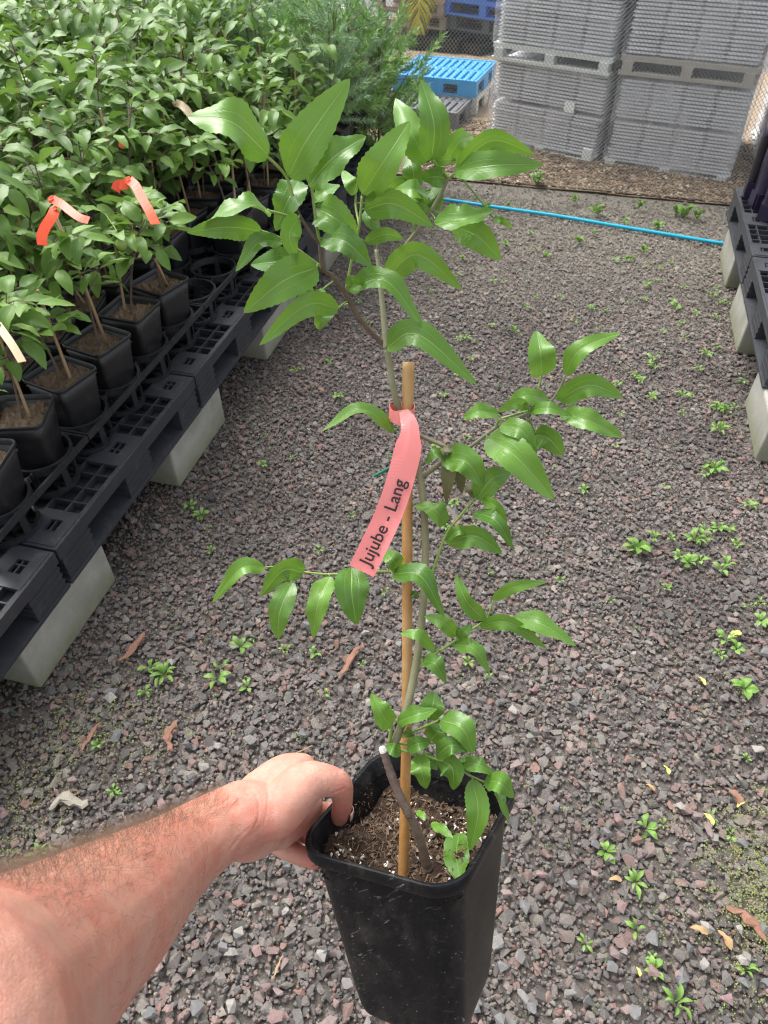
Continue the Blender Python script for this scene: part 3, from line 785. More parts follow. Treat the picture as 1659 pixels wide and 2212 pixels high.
hung_tag((0, -1), [(-6, 700, 1.95), (10, 722, 1.94), (28, 748, 1.93), (48, 782, 1.92)], .022, M['tag_white'], 'cream tag slanting down beside the pot')
e = PLANT.get((0, 3))
if e is not None:
    c = e_local(e, at(262, 528, 2.42)); fm = MB(); n_ = 12; an = np.arange(n_)*2*math.pi/n_; rg = []
    for q in np.linspace(0, math.pi, 9): rg.append(np.stack([.0195*math.sin(q)*np.cos(an), .0195*math.sin(q)*np.sin(an), np.full(n_, .021*math.cos(q))], -1) + c)
    fm.loft(rg); fm.build('fruit', M['fruit'], e, True)
    fs = MB(); fs.tube(spline([c + [0, 0, .02], c + [.005, .01, .05], np.array([0, 0, c[2]+.06])], 8), .0012, 5); fs.build('fruit_stalk', M['stem_green'], e)

# ------------------------------------------------------------------ right bench: grow bags
def grow_bag(u, v, w, h, seed, label):
    r_ = np.random.default_rng(seed); mb = MB(); rings = []
    n = 20; an = np.arange(n)*2*math.pi/n
    zs = [0, .012, .05, h*.3, h*.6, h*.85, h]
    for q, z in enumerate(zs):
        rad = w/2*(.80 if q == 0 else 1 + .03*math.sin(5*z/h+seed))
        sq = 1/np.maximum(np.abs(np.cos(an)), np.abs(np.sin(an)))**.55
        rr = rad*sq*(1 + r_.normal(0, .022 if q > 1 else .05, n))
        rings.append(np.stack([rr*np.cos(an), rr*np.sin(an), np.full(n, z) + (r_.normal(0, .006, n) if q == len(zs)-1 else 0)], -1))
    inner = [np.array(g)*[.985, .985, 1] for g in (rings[-1], rings[2])]; inner[1][:, 2] += .03
    mb.loft(rings + inner)
    e = empty('grow_bag', row(u, v, .362), r_.uniform(-.3, .3) - RA, label, 'grow bag', 'empty grow bags on the right bench')
    mb.build('bag', M['bag'], e, True)
    fl = MB(); fl.box((-.02, -w*.52, .05), (w*.7, .004, .085), None); fl.box((-w*.5, 0, .045), (.004, w*.6, .075)); fl.build('bottom_fold', M['bag'], e)
for i, (u, v, h) in enumerate(((4.80, 1.055, .40), (4.64, 1.075, .37), (4.46, 1.10, .36), (4.83, 1.21, .42), (4.66, 1.24, .40), (4.47, 1.28, .39))):
    grow_bag(u, v, .135, h, 40+i, ['dark purple plastic grow bag at the far corner of the right bench', 'dark purple grow bag, second from the far end of the right bench', 'dark purple grow bag, third from the far end, at the photo edge', 'tall dark purple grow bag behind the far corner one', 'dark grow bag behind the second one from the far end', 'dark grow bag behind the third one from the far end'][i])

# ------------------------------------------------------------------ blue hose
hp = [on_z(x, y, .012) for x, y in ((640, 402), (780, 413), (935, 428), (1060, 446), (1200, 466), (1330, 488), (1450, 508), (1560, 526), (1640, 536))]
for q in hp: q[2] = .013
mb = MB(); mb.tube(spline(hp, 60), .0112, 10)
tag(mb.build('garden_hose', M['hose'], smooth=True), 'bright turquoise blue hose lying straight across the gravel', 'hose')

# ------------------------------------------------------------------ wire fence behind the aisle
FU, FV0, FV1, FH = 5.64, -3.4, 3.4, 1.75
e = empty('wire_fence', row(FU, 0, 0), -RA, 'fine diamond mesh wire fence in front of the stacked grey trays', 'fence')
mb = MB(); cw = .026; W_ = FV1-FV0; slope = 1.15; r0 = .0012
def thin(a, b):
    d = (b-a)/np.linalg.norm(b-a); s = np.cross(d, [0, 1, 0]); y = np.array([0, 1.0, 0])
    ring = lambda p: np.array([p + s*r0, p + y*r0, p - s*r0, p - y*r0])
    mb.loft([ring(a), ring(b)], False, False)
x = FV0 - FH/slope
while x < FV1:
    for sgn in (1, -1):
        # line from (x,0) rising to the right (or mirrored), clipped to the panel
        x0, x1 = x, x + FH/slope
        a0, a1 = max(x0, FV0), min(x1, FV1)
        if a1 > a0:
            z0, z1 = (a0-x0)*slope, (a1-x0)*slope
            A = np.array([a0, .0012*sgn, z0+.02]); B = np.array([a1, .0012*sgn, z1+.02])
            if sgn < 0: A[0] = FV0+FV1-A[0]; B[0] = FV0+FV1-B[0]
            thin(A, B)
    x += cw
o = mb.build('wire_mesh', M['wire'], e); o['kind'] = 'stuff'
for z in (.02, FH+.02):
    mb = MB(); mb.tube([(FV0, 0, z), (FV1, 0, z)], .0022, 6); mb.build('line_wire', M['wire'], e)
for v in (FV0, -2.3, 2.75, FV1):
    mb = MB(); mb.tube([(v, .03, -.2), (v, .03, FH+.08)], .02, 10); mb.build('post', M['grey_plastic'], e)
# ------------------------------------------------------------------ wrapped stacks of nursery flats
def flat_tray_mesh(w, d, t):
    mb = MB(); nx = 4
    mb.box((0, 0, t*.5), (w, d, t*.38))
    for q in range(nx):
        x = -w/2 + w*(q+.5)/nx
        mb.box((x, 0, t*.5), (w/nx*.86, d+.012, t*.62))
        mb.box((x, 0, t*.5), (w/nx*.5, d+.02, t*.30))
    return mb.mesh('tray', M['flat_tray'])
def tray_stack(foot, ang, w, d, z0, h, seed, label, wood=False, under=.10):
    r_ = np.random.default_rng(seed); t = .024
    e = empty('wrapped_tray_stack', (foot[0], foot[1], z0), ang, label, 'tray stack', 'wrapped stacks of grey nursery trays')
    pm = M['white_plastic'] if not wood else M['grey_wood']
    for y in (.02, d/2, d-.02):                             # pallet under the stack
        for x in (-w/2+.05, 0, w/2-.05):
            mb = MB(); mb.box((x, y, under*.42), (.075, .08, under*.5)); mb.build('pallet_block', pm, e)
        mb = MB(); mb.box((0, y, under*.085), (w+.01, .085, under*.17)); mb.build('bottom_board', pm, e)
    for q in range(7):
        mb = MB(); mb.box((0, .045 + (d-.09)*q/6, under*.8), (w+.012, .1, under*.26)); mb.build('deck_board', pm, e)
    me = flat_tray_mesh(w*.965, d*.96, t); n = int((h-under)/t)
    half = n//2
    for q in range(n):
        if q == half: continue
        o = link('tray', me, e); g = 0
        o.location = (r_.normal(0, .004), d/2 + r_.normal(0, .004), under + q*t); o.rotation_euler = (0, 0, r_.normal(0, .004)); o.scale = (1 + g, 1 + g*2, 1)
    # film: a wrinkled skin round the trays
    mb = MB(); rings = []
    ns = 22
    for z in np.linspace(under*.9 if under > .08 else .004, h+.004, 16):
        ring = []
        for k_ in range(4):
            for q in range(ns):
                f = q/ns; c = [(-1, -1), (1, -1), (1, 1), (-1, 1)]; a, b = c[k_], c[(k_+1) % 4]
                x = a[0]+(b[0]-a[0])*f; y = a[1]+(b[1]-a[1])*f
                kx = .010 + abs(r_.normal(0, .003))
                ring.append((x*(w/2+kx), d/2 + y*(d/2+kx), z))
        rings.append(np.array(ring))
    mb.loft(rings, False, True); mb.build('stretch_film', M['film'], e, True)
    return e
def foot_of(xa, ya, xb, yb):
    a, b = on_z(xa, ya), on_z(xb, yb); d = b-a
    return a, b, (a+b)/2, math.atan2(d[1], d[0]), np.linalg.norm(d)
a, b, mid, ang, w = foot_of(1053, 302, 1283, 350)
eA = tray_stack(mid, ang, w, 1.0, 0, .60, 1, 'lower left wrapped tray stack with a white paper sticker', under=.045)
eA2 = tray_stack(mid + [-.015, .0, 0], ang+.012, w, 1.0, .605, .85, 2, 'upper left wrapped tray stack standing on the stickered one', under=.12)
mb = MB(); mb.box((.21, -.021, .36), (.085, .002, .075)); mb.build('paper_sticker', M['paper'], eA)
mb = MB(); mb.box((w/2-.06, -.02, .05), (.075, .03, .085)); mb.build('white_block', M['paper'], eA)
a, b, mid, ang, w = foot_of(1303, 352, 1572, 392)
tray_stack(mid, ang, w, 1.0, 0, .62, 3, 'lower middle wrapped tray stack beside the narrow gap', under=.045)
tray_stack(mid + [-.02, .01, 0], ang, w*.99, 1.0, .625, .85, 4, 'upper middle wrapped tray stack on a grey wooden pallet', True, .13)
a, b, mid, ang, w = foot_of(1632, 378, 1860, 402)
tray_stack(mid, ang, w, 1.0, 0, .66, 5, 'lower wrapped tray stack at the right photo edge', under=.045)
tray_stack(mid + [-.01, .02, 0], ang, w, 1.0, .665, .85, 6, 'upper wrapped tray stack at the right photo edge', True, .13)

# bark mulch behind the fence
mr = np.random.default_rng(61); nm_ = 15000
mu, mv = 5.66 + 1.5*mr.uniform(size=nm_)**1.6, mr.uniform(-1.3, 2.8, nm_)
k = NT('mulch_chip'); isl = k.n('NewGeometry').outputs['Random Per Island']
k.p(Base_Color=k.ramp(isl, [(0, (.10,.065,.04)), (.3, (.21,.145,.09)), (.55, (.32,.235,.155)), (.8, (.15,.10,.062)), (.93, (.46,.37,.27))], 'CONSTANT').outputs[0], Roughness=.9); M['mulch'] = k.m
mm = scatter_mesh('bark_mulch', M['mulch'], [(g[0]*[1.7, .7, .35], g[1]) for g in GRIT], np.stack([UX*mu + UY*mv, UY*mu - UX*mv, mr.uniform(.004, .014, nm_)], -1), mr.uniform(.005, .016, nm_), np.stack([mr.normal(0, .4, nm_), np.zeros(nm_), mr.uniform(0, 6.28, nm_)], -1), mr.integers(0, 4, nm_))
tag(link('bark_mulch', mm), 'brown bark mulch on the ground behind the fence', 'mulch', kind='stuff')

# ------------------------------------------------------------------ pallets lying in the yard
def slot_pallet(w, d, h, mat, name, label, loc, ang, slots=9, rows=2):
    e = empty(name, loc, ang, label, 'pallet')
    side = MB()
    for y in (0.012, d-.012):
        side.box((0, y, h-.02), (w, .024, .04)); 
        for x in (-w/2+w*.11, 0, w/2-w*.11): side.box((x, y+(.03 if y < .1 else -.03), (h-.04)/2), (w*.22, .084, h-.042))
        side.box((0, y, .009), (w, .022, .018))
    side.build('side_frame', mat, e)
    for x in (-w/2+.01, w/2-.01):
        side = MB(); side.box((x, d/2, h-.021), (.02, d-.05, .038)); side.box((x, d/2, (h-.04)/2), (.022, d*.22, h-.038))
        side.build('end_frame', mat, e)
    for r_ in range(rows):
        y0 = .024 + (d-.048)*r_/rows; dl = (d-.048)/rows
        for q in range(slots):
            x = -w/2+.02 + (w-.04)*(q+.5)/slots
            mb = MB(); mb.box((x, y0+dl/2, h-.014), ((w-.04)/slots*.62, dl*.97, .022)); mb.build('deck_slat', mat, e)
        mb = MB(); mb.box((0, y0+.02, h-.016), (w-.05, .04, .018)); mb.box((0, y0+dl-.02, h-.016), (w-.05, .04, .018)); mb.build('cross_rib', mat, e)
    mb = MB(); mb.box((0, d/2, h-.034), (w-.05, d-.06, .006)); mb.build('deck_floor', mat, e)
    return e
wp = on_z(1024, 250); ang = math.atan2(*( (on_z(1024,250)-on_z(852,232))[[1,0]] ))
wid = .80
base = wp - np.array([math.cos(ang), math.sin(ang), 0])*wid/2
slot_pallet(wid, .80, .14, M['white_plastic'], 'plastic_pallet', 'white plastic pallet underneath the bright blue one', base + [.015, .0, .004], ang)
slot_pallet(wid*1.0, .78, .135, M['blue'], 'plastic_pallet', 'bright blue plastic pallet lying on a white pallet', base + [0, .0, .145], ang, 11)
gp = on_z(985, 283)
slot_pallet(.85, .75, .14, M['grey_plastic'], 'plastic_pallet', 'dark grey plastic pallet lying in front of the blue one', gp - np.array([math.cos(ang), math.sin(ang), 0])*.425 + [0, 0, .003], ang-.02, 12)
# pile of brown wooden pallets
def wood_pallet(loc, ang, w, d, h, mat, label, name, group):
    e = empty(name, loc, ang, label, 'pallet', group)
    for y in (.05, d/2, d-.05):
        mb = MB(); mb.box((0, y, .010), (w, .1, .019)); mb.build('bottom_board', mat, e)
        for x in (-w/2+.045, 0, w/2-.045):
            mb = MB(); mb.box((x, y, h*.5-.002), (.09, .095, h-.046)); mb.build('block', mat, e)
    for q in range(6):
        mb = MB(); mb.box((0, .05+(d-.1)*q/5, h-.011), (w, .11, .022)); mb.build('deck_board', mat, e)
    return e
wb = on_z(884, 84); wl = on_z(815, 74)
wang = math.atan2(wb[1]-wl[1], wb[0]-wl[0]) - .02
for q in range(8):
    wood_pallet((wb[0]+.02*math.sin(q*2.1), wb[1], .135*q+.002), wang, .98, .9, .134, M['wood'], 'brown wooden pallet in the tall pile behind the fence, %s from the ground' % ORD[q], 'wooden_pallet', 'pile of wooden pallets')
bb = on_z(1040, 106); bang = wang - .03
for q in range(2):
    wood_pallet((bb[0]+.03*math.sin(q), bb[1], .150*q+.002), bang, 1.0, .9, .149, M['pallet' if q != 1 else 'grey_plastic'], 'black plastic pallet under the blue ones, %s from the ground' % ORD[q], 'plastic_pallet', 'dark pallets under the blue pallets')
for q in range(5):
    wood_pallet((bb[0]-.03, bb[1]-.02, .302+.15*q), bang, 1.08, .9, .149, M['blue_dark'], 'blue plastic pallet on top of the black ones, %s of the blue ones from below' % ORD[q], 'plastic_pallet', 'blue pallets on the dark pile')
# two black trays on the asphalt
def black_tray(xl, yl, w, d, h, rot, label, cells):
    p = on_z(xl, yl); e = empty('seed_tray', (p[0], p[1], .003), rot, label, 'tray')
    mb = MB()
    for (x, y, sx, sy) in ((0, 0, w, .012), (0, d, w, .012), (-w/2, d/2, .012, d-.013), (w/2, d/2, .012, d-.013)): mb.box((x, y, h/2), (sx, sy, h))
    mb.build('tray_wall', M['pot'], e)
    mb = MB(); mb.box((0, d/2, .006), (w-.013, d-.013, .01)); mb.build('tray_floor', M['pot'], e)
    if cells:
        mb = MB()
        for q in range(1, 7): mb.box((-w/2+w*q/7, d/2, h*.5), (.006, d-.014, h*.9))
        for q in range(1, 4): mb.box((0, d*q/4, h*.5), (w-.014, .006, h*.88))
        mb.build('cell_divider', M['pot'], e)
black_tray(935, 112, .62, .40, .14, wang+.15, 'large black celled tray lying on the asphalt below the wooden pallets', True)
black_tray(1008, 117, .36, .32, .10, wang-.05, 'small black tray lying on the asphalt below the blue pallets', False)
# old white can beside the wooden pallets
p = on_z(812, 66); mb = MB(); n = 14; an = np.arange(n)*2*math.pi/n
mb.loft([np.stack([r*np.cos(an), r*np.sin(an), np.full(n, z)], -1) for r, z in ((.10, 0), (.105, .02), (.11, .26), (.115, .27), (.105, .275))])
o = mb.build('bucket', M['white_plastic'], smooth=False); o.location = (p[0]-.35, p[1]-.1, 0); tag(o, 'small pale bucket standing left of the wooden pallets', 'bucket')
# drooping yellow palm frond over the pallets
fp = at(905, 2, 8.3)
e = empty('palm_frond', fp, 0, 'yellowing palm frond drooping in front of the brown wooden pallets', 'palm frond')
mb = MB(); rach = spline([np.array([.0, .62, .12]), np.array([0, .25, .16]), np.array([0, -.05, .02]), np.array([.01, -.12, -.30])], 14); mb.tube(rach, np.linspace(.012, .003, 14), 6); mb.build('stalk', M['palm'], e)
rr = np.random.default_rng(5)
for q in range(66):
    side = 1 if q % 2 else -1; f = .38 + .62*(q//2)/32; i0 = min(int(f*13), 12); p0 = rach[i0] + (rach[i0+1]-rach[i0])*(f*13-i0) if i0 < 13 else rach[-1]
    L = .33*(1.1-.55*f); d = np.array([side*(.95-.75*max(0, f-.5)*2), rr.normal(-.05, .12), -.25-.75*f + rr.normal(0, .06)]); d /= np.linalg.norm(d)
    mid_ = p0 + d*L*.55; tip = p0 + d*L*.95 + np.array([0, 0, -.06])
    s = np.cross(d, [0, 1, .2]); s /= np.linalg.norm(s)
    mb = MB(); mb.add([p0-s*.006, p0+s*.006, mid_+s*.011, tip, mid_-s*.011, mid_+[0, -.003, 0]], [(0, 1, 5), (1, 2, 5), (2, 3, 5), (3, 4, 5), (4, 0, 5)])
    mb.build('leaflet', M['palm'] if rr.uniform() < .7 else M['palm_green'], e)
# hedge of dark foliage far behind the bench
def far_bush(x, y, depth, s, label, mat):
    p = at(x, y, depth); g = np.array([p[0], p[1], 0.0]); r_ = np.random.default_rng(int(x)+500)
    e = empty('bush', g, 0, label, 'bush', 'bushes behind the left bench')
    mb = MB()
    for q in range(4): mb.tube([(0, 0, 0), (r_.normal(0, .1), r_.normal(0, .1), s*.5), (r_.normal(0, .3), r_.normal(0, .3), s)], [.02, .012, .004], 6)
    mb.build('trunk', M['bark'], e)
    lv = []
    for q in range(900):
        d = r_.normal(size=3); d /= np.linalg.norm(d); c = np.array([0, 0, s*.62]) + d*np.array([s*.55, s*.5, s*.6])*r_.uniform(.5, 1)**.5
        if c[2] < .05: continue
        lv.append((c, frame(d + r_.normal(0, .6, 3), [0, 0, 1]), .1*r_.uniform(.7, 1.2), int(r_.integers(8))))
    me = joined_leaves(lv, mat); o = link('crown', me, e); o['kind'] = 'stuff'
for i, (x, y, dp) in enumerate(((-80, -40, 6.6), (120, -50, 6.9), (320, -50, 7.0), (520, -50, 7.3), (690, -45, 7.8))):
    far_bush(x, y, dp, 1.35, 'dark green bush behind the far end of the left bench, %s from the left' % ORD[i], M['foliage_bg'])

# ------------------------------------------------------------------ weeds, litter
WL = []
for s in range(6):
    r_ = np.random.default_rng(300+s); dr = r_.uniform(.05, .2)
    V, F, UV = leaf_grid([np.array([0, 0, 0.]), np.array([0, .5, .16+dr]), np.array([0, .96, .10])], np.array([0, 0, 1.]), r_.uniform(.30, .42), fold=.3, wave=.05, seed=s, rows=7, cols=2, serr=0)
    V[:, 0] *= np.interp(V[:, 1], [0, .35, .7, 1], [.45, .75, 1.25, 1.0]); mb = MB(); mb.add(V, F); WL.append(mb.mesh('leaf', M['weed'], True, uv=UV))
weed_px = [(355,1455,1.5),(325,1440,1.2),(470,1462,1.2),(478,1440,.9),(520,1392,1.2),(535,1480,.8),(615,1400,.7),(435,1108,1.0),(410,1090,1.0),(567,1000,.8),(455,1185,.7),(640,797,1.0),(710,780,.7),(732,852,.9),(571,937,.6),(960,850,.7),(1020,772,.8),(1062,700,.7),(1110,712,1.1),(1160,395,2.2),(1290,460,1.7),(1380,445,1.3),(1478,465,2.0),(1505,470,1.7),(1460,458,1.5),(1500,1163,1.5),(1518,1160,1.2),(1373,1182,1.6),(1413,1157,1.0),(1468,1200,.9),(1512,1207,1.0),(1570,1215,1.1),(1543,1010,1.6),(1530,1016,1.1),(1475,850,1.2),(1553,880,1.4),(1570,885,1.1),(1552,925,1.5),(1548,915,1.0),(1605,822,1.2),(1400,782,1.0),(1410,790,1.0),(1460,660,1.2),(1452,650,1.0),(1240,692,.8),(1262,1055,.8),(1618,1088,1.0),(1608,1485,1.3),(1556,1412,.8),(1592,1398,1.0),(1395,1786,1.1),(1536,1760,.6),(1432,1777,.5),(1372,1902,1.0),(1374,2004,.9),(1309,1836,.9),(1264,2033,.7),(1412,2092,.8),(1460,2164,1.2),(1410,2068,.6),(1580,1800,.6),(1610,2090,.8),(85,1840,.9),(245,1705,.6),(252,1712,.5),(212,1605,.6),(690,1185,.7),(700,1495,.6),(650,1590,.6),(945,1115,.5),(930,625,.8),(990,590,.7),(1160,640,.8),(1210,640,.7),(1330,560,1.0),(1390,540,1.0),(1300,745,.7),(1340,890,.7),(760,1110,.6),(1330,960,.5),(1210,1250,.5),(1640,1300,.8),(1540,635,1.0),(1560,650,1.0),(1580,655,.9),(1420,490,1.2),(1350,480,1.0),(1250,520,.9),(990,730,.6)]
wq = np.random.default_rng(88)
for q in range(38):                                    # taller growth by the fence and along the right bench
    p = row(wq.uniform(2.6, 5.45), wq.uniform(-.6, .9), 0) if q % 2 else row(wq.uniform(1.6, 4.6), wq.uniform(.45, .92), 0)
    t = project(p); weed_px.append((float(t[0]), float(t[1]), float(wq.uniform(.6, 1.25))))
for q in range(70):                                    # many smaller sprouts
    p = row(wq.uniform(.9, 5.3), wq.uniform(-1.2, .95), 0); t = project(p)
    if 0 < t[0] < 1659 and 0 < t[1] < 2212: weed_px.append((float(t[0]), float(t[1]), float(wq.uniform(.35, .75))))
zones = {}
def zone(x, y):
    if y < 560: return 'far'
    if x > 1380 and y < 1560: return 'right' if y > 1000 else 'far right'
    if y >= 1560 and x > 1100: return 'bottom right'
    if x < 760 and y > 760: return 'left'
    return 'mid' if y > 1000 else 'far mid'
ZT_ = {'far right': 'green weed rosette by the far right-bench blocks', 'far mid': 'small green weed in the far middle of the aisle', 'far': 'tuft of green weed near the blue hose and fence foot', 'right': 'green weed rosette in gravel along the right bench', 'mid': 'green weed rosette in the middle of the gravel aisle', 'bottom right': 'green weed rosette in the gravel right of the held pot', 'left': 'green weed rosette in gravel along the left bench'}
wr = np.random.default_rng(12)
for (x, y, s) in sorted(weed_px, key=lambda t: -t[1]):
    zn = zone(x, y); zones[zn] = zones.get(zn, 0) + 1
    p = on_z(x, y + 4, .008)
    tuft = zn == 'far'
    e = empty('weed_tuft' if tuft else 'weed', (p[0], p[1], .006), wr.uniform(0, 6.28), '%s, %s nearest of them' % (ZT_[zn], ORD[zones[zn]-1]) , 'weed', 'weeds growing in the gravel')
    nl = int(wr.integers(4, 8)) if s < 1.3 and not tuft else int(wr.integers(9, 15))
    lw = wr.uniform(.7, 1.35)
    for q in range(nl):
        an = q*2.4 + wr.uniform(-.3, .3); el = wr.uniform(.1, .45) if not tuft else wr.uniform(.4, 1.1)
        L = .034*s*wr.uniform(.75, 1.15) if not tuft else .045*s*wr.uniform(.8, 1.2)
        d = np.array([math.cos(an)*math.cos(el), math.sin(an)*math.cos(el), math.sin(el)])
        m4 = np.eye(4); m4[:3, :3] = frame(d, [wr.normal(0, .35), wr.normal(0, .35), 1])*np.array([L*lw, L, L]); m4[:3, 3] = d*.004 + np.array([0, 0, .004*(q > 4)])
        link('leaf', WL[wr.integers(6)], e, Matrix(m4.tolist()))
# creeping yellow-green ground cover
LV = np.array([(-.5, 0, 0), (0, -.4, .12), (.5, 0, 0), (0, .45, .1)]); LF = np.array([(0, 1, 2, 3)])
def cover(name, patches, label, mat, seed, size=.0036):
    r_ = np.random.default_rng(seed); P = []
    for (x, y, sp, n) in patches:
        c = on_z(x, y)
        for q in range(max(1, n//9)):
            cc = c[:2] + r_.normal(0, sp, 2)
            for w_ in range(9): P.append((*(cc + r_.normal(0, .009, 2)), .012 + abs(r_.normal(0, .006))))
    P = np.array(P); P = P[r_.uniform(size=len(P)) < .7]; n = len(P)
    me = scatter_mesh(name, mat, [(LV, LF)], P, size*r_.uniform(.6, 1.5, n), np.stack([r_.normal(0, .5, n), np.zeros(n), r_.uniform(0, 6.28, n)], -1), np.zeros(n, int))
    tag(link(name, me), label, 'ground cover', kind='stuff')
cover('moss_patch', [(1640,1880,.07,1500),(1650,1960,.07,1200),(1640,1780,.06,500),(1600,2000,.09,500),(1560,1900,.12,350),(1640,2090,.08,300),(1560,1500,.12,160)], 'yellowish creeping moss at the lower right photo edge', M['moss'], 1)
cover('moss_patch', [(60,1760,.07,600),(160,1640,.09,600),(260,1530,.09,500),(330,1600,.12,350),(40,1880,.06,350),(120,1560,.08,500),(60,1690,.1,450),(380,1330,.08,200)], 'yellowish creeping moss on gravel near the left concrete block', M['moss'], 2)
cover('moss_patch', [(1450,2050,.25,350),(1250,1950,.25,160),(900,1420,.3,160),(1350,1600,.3,220),(1300,700,.5,260),(1300,480,.5,420),(1000,560,.5,260)], 'sparse tiny green sprouts between the gravel stones', M['weed'], 3)
# bits of bark, twigs and fallen leaves
def litter_leaf(x, y, L, mat, rot, label, name='fallen_leaf'):
    p = on_z(x, y, .02)
    V, F, UV = leaf_grid([np.array([0, -.5, .06]), np.array([.06, 0, .16]), np.array([0, .5, .03])], np.array([0, 0, 1.]), .42, fold=.5, wave=.3, twist=.5, seed=int(x), rows=9, cols=2, serr=0)
    mb = MB(); mb.add(V*L, F); o = mb.build(name, mat, smooth=True, uv=UV); o.location = (p[0], p[1], .016); o.rotation_euler = (0, 0, rot); tag(o, label, 'leaf')
litter_leaf(1588, 1372, .055, M['yellow_leaf'], 1.9, 'yellow fallen leaf on gravel at the right photo edge below the weeds')
litter_leaf(1516, 1470, .035, M['yellow_leaf'], .4, 'small yellow fallen leaf left of the right-edge rosettes')
litter_leaf(1530, 1768, .04, M['yellow_leaf'], .5, 'pale yellow fallen leaf beside the lower right moss')
litter_leaf(1600, 1736, .032, M['yellow_leaf'], 2.2, 'bright yellow sliver of a leaf by the lower right moss')
litter_leaf(1379, 2098, .022, M['yellow_leaf'], .2, 'small orange-yellow leaf on stones near the bottom right')
litter_leaf(1405, 1700, .03, M['dry_leaf'], .8, 'curled brown dry leaf right of the pot')
litter_leaf(1440, 1662, .03, M['yellow_leaf'], .3, 'pale dry leaf fragment on gravel right of the pot rim')
litter_leaf(1510, 2010, .045, M['dry_leaf'], 1.2, 'tan curled dry leaf at the lower right')
litter_leaf(1565, 2030, .05, M['dry_leaf'], .4, 'long tan dry leaf at the lower right')
litter_leaf(1330, 1900, .035, M['dry_leaf'], 1.5, 'thin brown dry leaf above the lowest rosettes')
litter_leaf(1585, 1720, .06, M['bark_chip'], .5, 'reddish brown dry stick-like leaf by the right moss')
litter_leaf(690, 842, .05, M['bark_chip'], 1.2, 'rust coloured dead leaf in the middle of the aisle')
def bark_piece(x, y, L, wd, rot, mat, label):
    p = on_z(x, y, .015); r_ = np.random.default_rng(int(x+y)); mb = MB(); rings = []
    for t in np.linspace(-.5, .5, 7):
        h = wd*(1-abs(t)*1.1)*r_.uniform(.8, 1.1); an = np.arange(7)*2*math.pi/7
        h = max(h, wd*.35*r_.uniform(.5, 1.2)); cx_ = r_.normal(0, wd*.14) + wd*.5*math.sin(t*3+x)
        rings.append(np.stack([cx_ + h*.5*np.cos(an)*r_.uniform(.6, 1.2, 7), np.full(7, t*L) + r_.normal(0, L*.03, 7), .28*h*np.sin(an)*r_.uniform(.5, 1.3, 7)], -1))
    mb.loft(rings); o = mb.build('bark_piece', mat); o.location = (p[0], p[1], .02); o.rotation_euler = (r_.normal(0, .08), 0, rot); tag(o, label, 'bark piece')
bark_piece(285, 1397, .12, .03, -.65, M['bark_chip'], 'rusty red strip of bark between the left blocks')
bark_piece(757, 1425, .12, .03, -.75, M['bark_chip'], 'rusty red strip of bark left of the bamboo stake')
bark_piece(198, 1590, .09, .018, -.6, M['bark_chip'], 'thin brown splinter of bark below the near left block')
bark_piece(150, 1742, .10, .042, -1.2, M['pale_chip'], 'pale flat wood chip near the forearm')
bark_piece(375, 1592, .09, .036, -.2, M['bark_chip'], 'broad reddish bark flake above the forearm')
bark_piece(600, 2090, .05, .006, -.5, M['dry_leaf'], 'thin pale twig below the wrist')
bark_piece(640, 1630, .10, .005, -1.0, M['dry_leaf'], 'thin dry twig above the hand')
bark_piece(1610, 1995, .10, .028, .8, M['bark_chip'], 'dark brown bark strip in the moss at the lower right')

# ------------------------------------------------------------------ the held pot
PT = [at(627, 1834, .648), at(990, 1934, .567), at(1131, 1684, .709), at(824, 1609, .789)]      # rim corners
PB = [at(750, 2190, .705), at(996, 2296, .652), at(1078, 2085, .746), at(878, 2006, .799)]      # bottom corners
PC = sum(PT)/4; PBC = sum(PB)/4; HALF = .0825
PN = (PC-PBC)/np.linalg.norm(PC-PBC)
def pot_pt(a, b, t, lift=0.0):
    """a, b in -1..1 across the pot, t 0 at the rim to 1 at the bottom"""
    A = [PT[q]*(1-t) + PB[q]*t for q in range(4)]
    w = ((1-a)*(1-b), (1+a)*(1-b), (1+a)*(1+b), (1-a)*(1+b))
    return sum(A[q]*w[q]/4 for q in range(4)) + PN*lift
def pot_ring(off, r, t, lift=0.0, n=7):
    k_ = 1 + off/HALF
    return np.array([pot_pt(p[0], p[1], t, lift) for p in rsq(k_, r/HALF, 0, n)])
ROOT = PBC.copy()
held = empty('potted_jujube_sapling', ROOT, 0, 'young sapling with pink name tag in a black pot held by the hand', 'potted plant')
mb = MB(); LIPT = .062
ts = [1.0, .985, .8, .6, .4, .2, LIPT+.002]
outer = [pot_ring(-.0056 - (.004 if t == 1.0 else 0), .030, t) for t in ts]
inner = [pot_ring(-.0078, .028, t) for t in (LIPT, .3, .6, .97)]
mb.loft(outer + inner); pot_o = mb.build('pot', M['held_pot'], held, True, ROOT)
m_ = pot_o.modifiers.new('sub', 'SUBSURF'); m_.levels = 1; m_.render_levels = 2
mb = MB()
mb.loft([pot_ring(-.0058, .030, LIPT+.004), pot_ring(-.0004, .031, LIPT), pot_ring(.0002, .031, LIPT-.006), pot_ring(0, .031, .012), pot_ring(-.0008, .031, .002), pot_ring(-.0022, .030, 0), pot_ring(-.0046, .029, .004), pot_ring(-.0066, .0285, .03), pot_ring(-.0082, .028, LIPT+.02)], False, False)
rim_o = mb.build('rim', M['held_pot'], pot_o, True, ROOT); rim_o.data.set_sharp_from_angle(angle=.55)
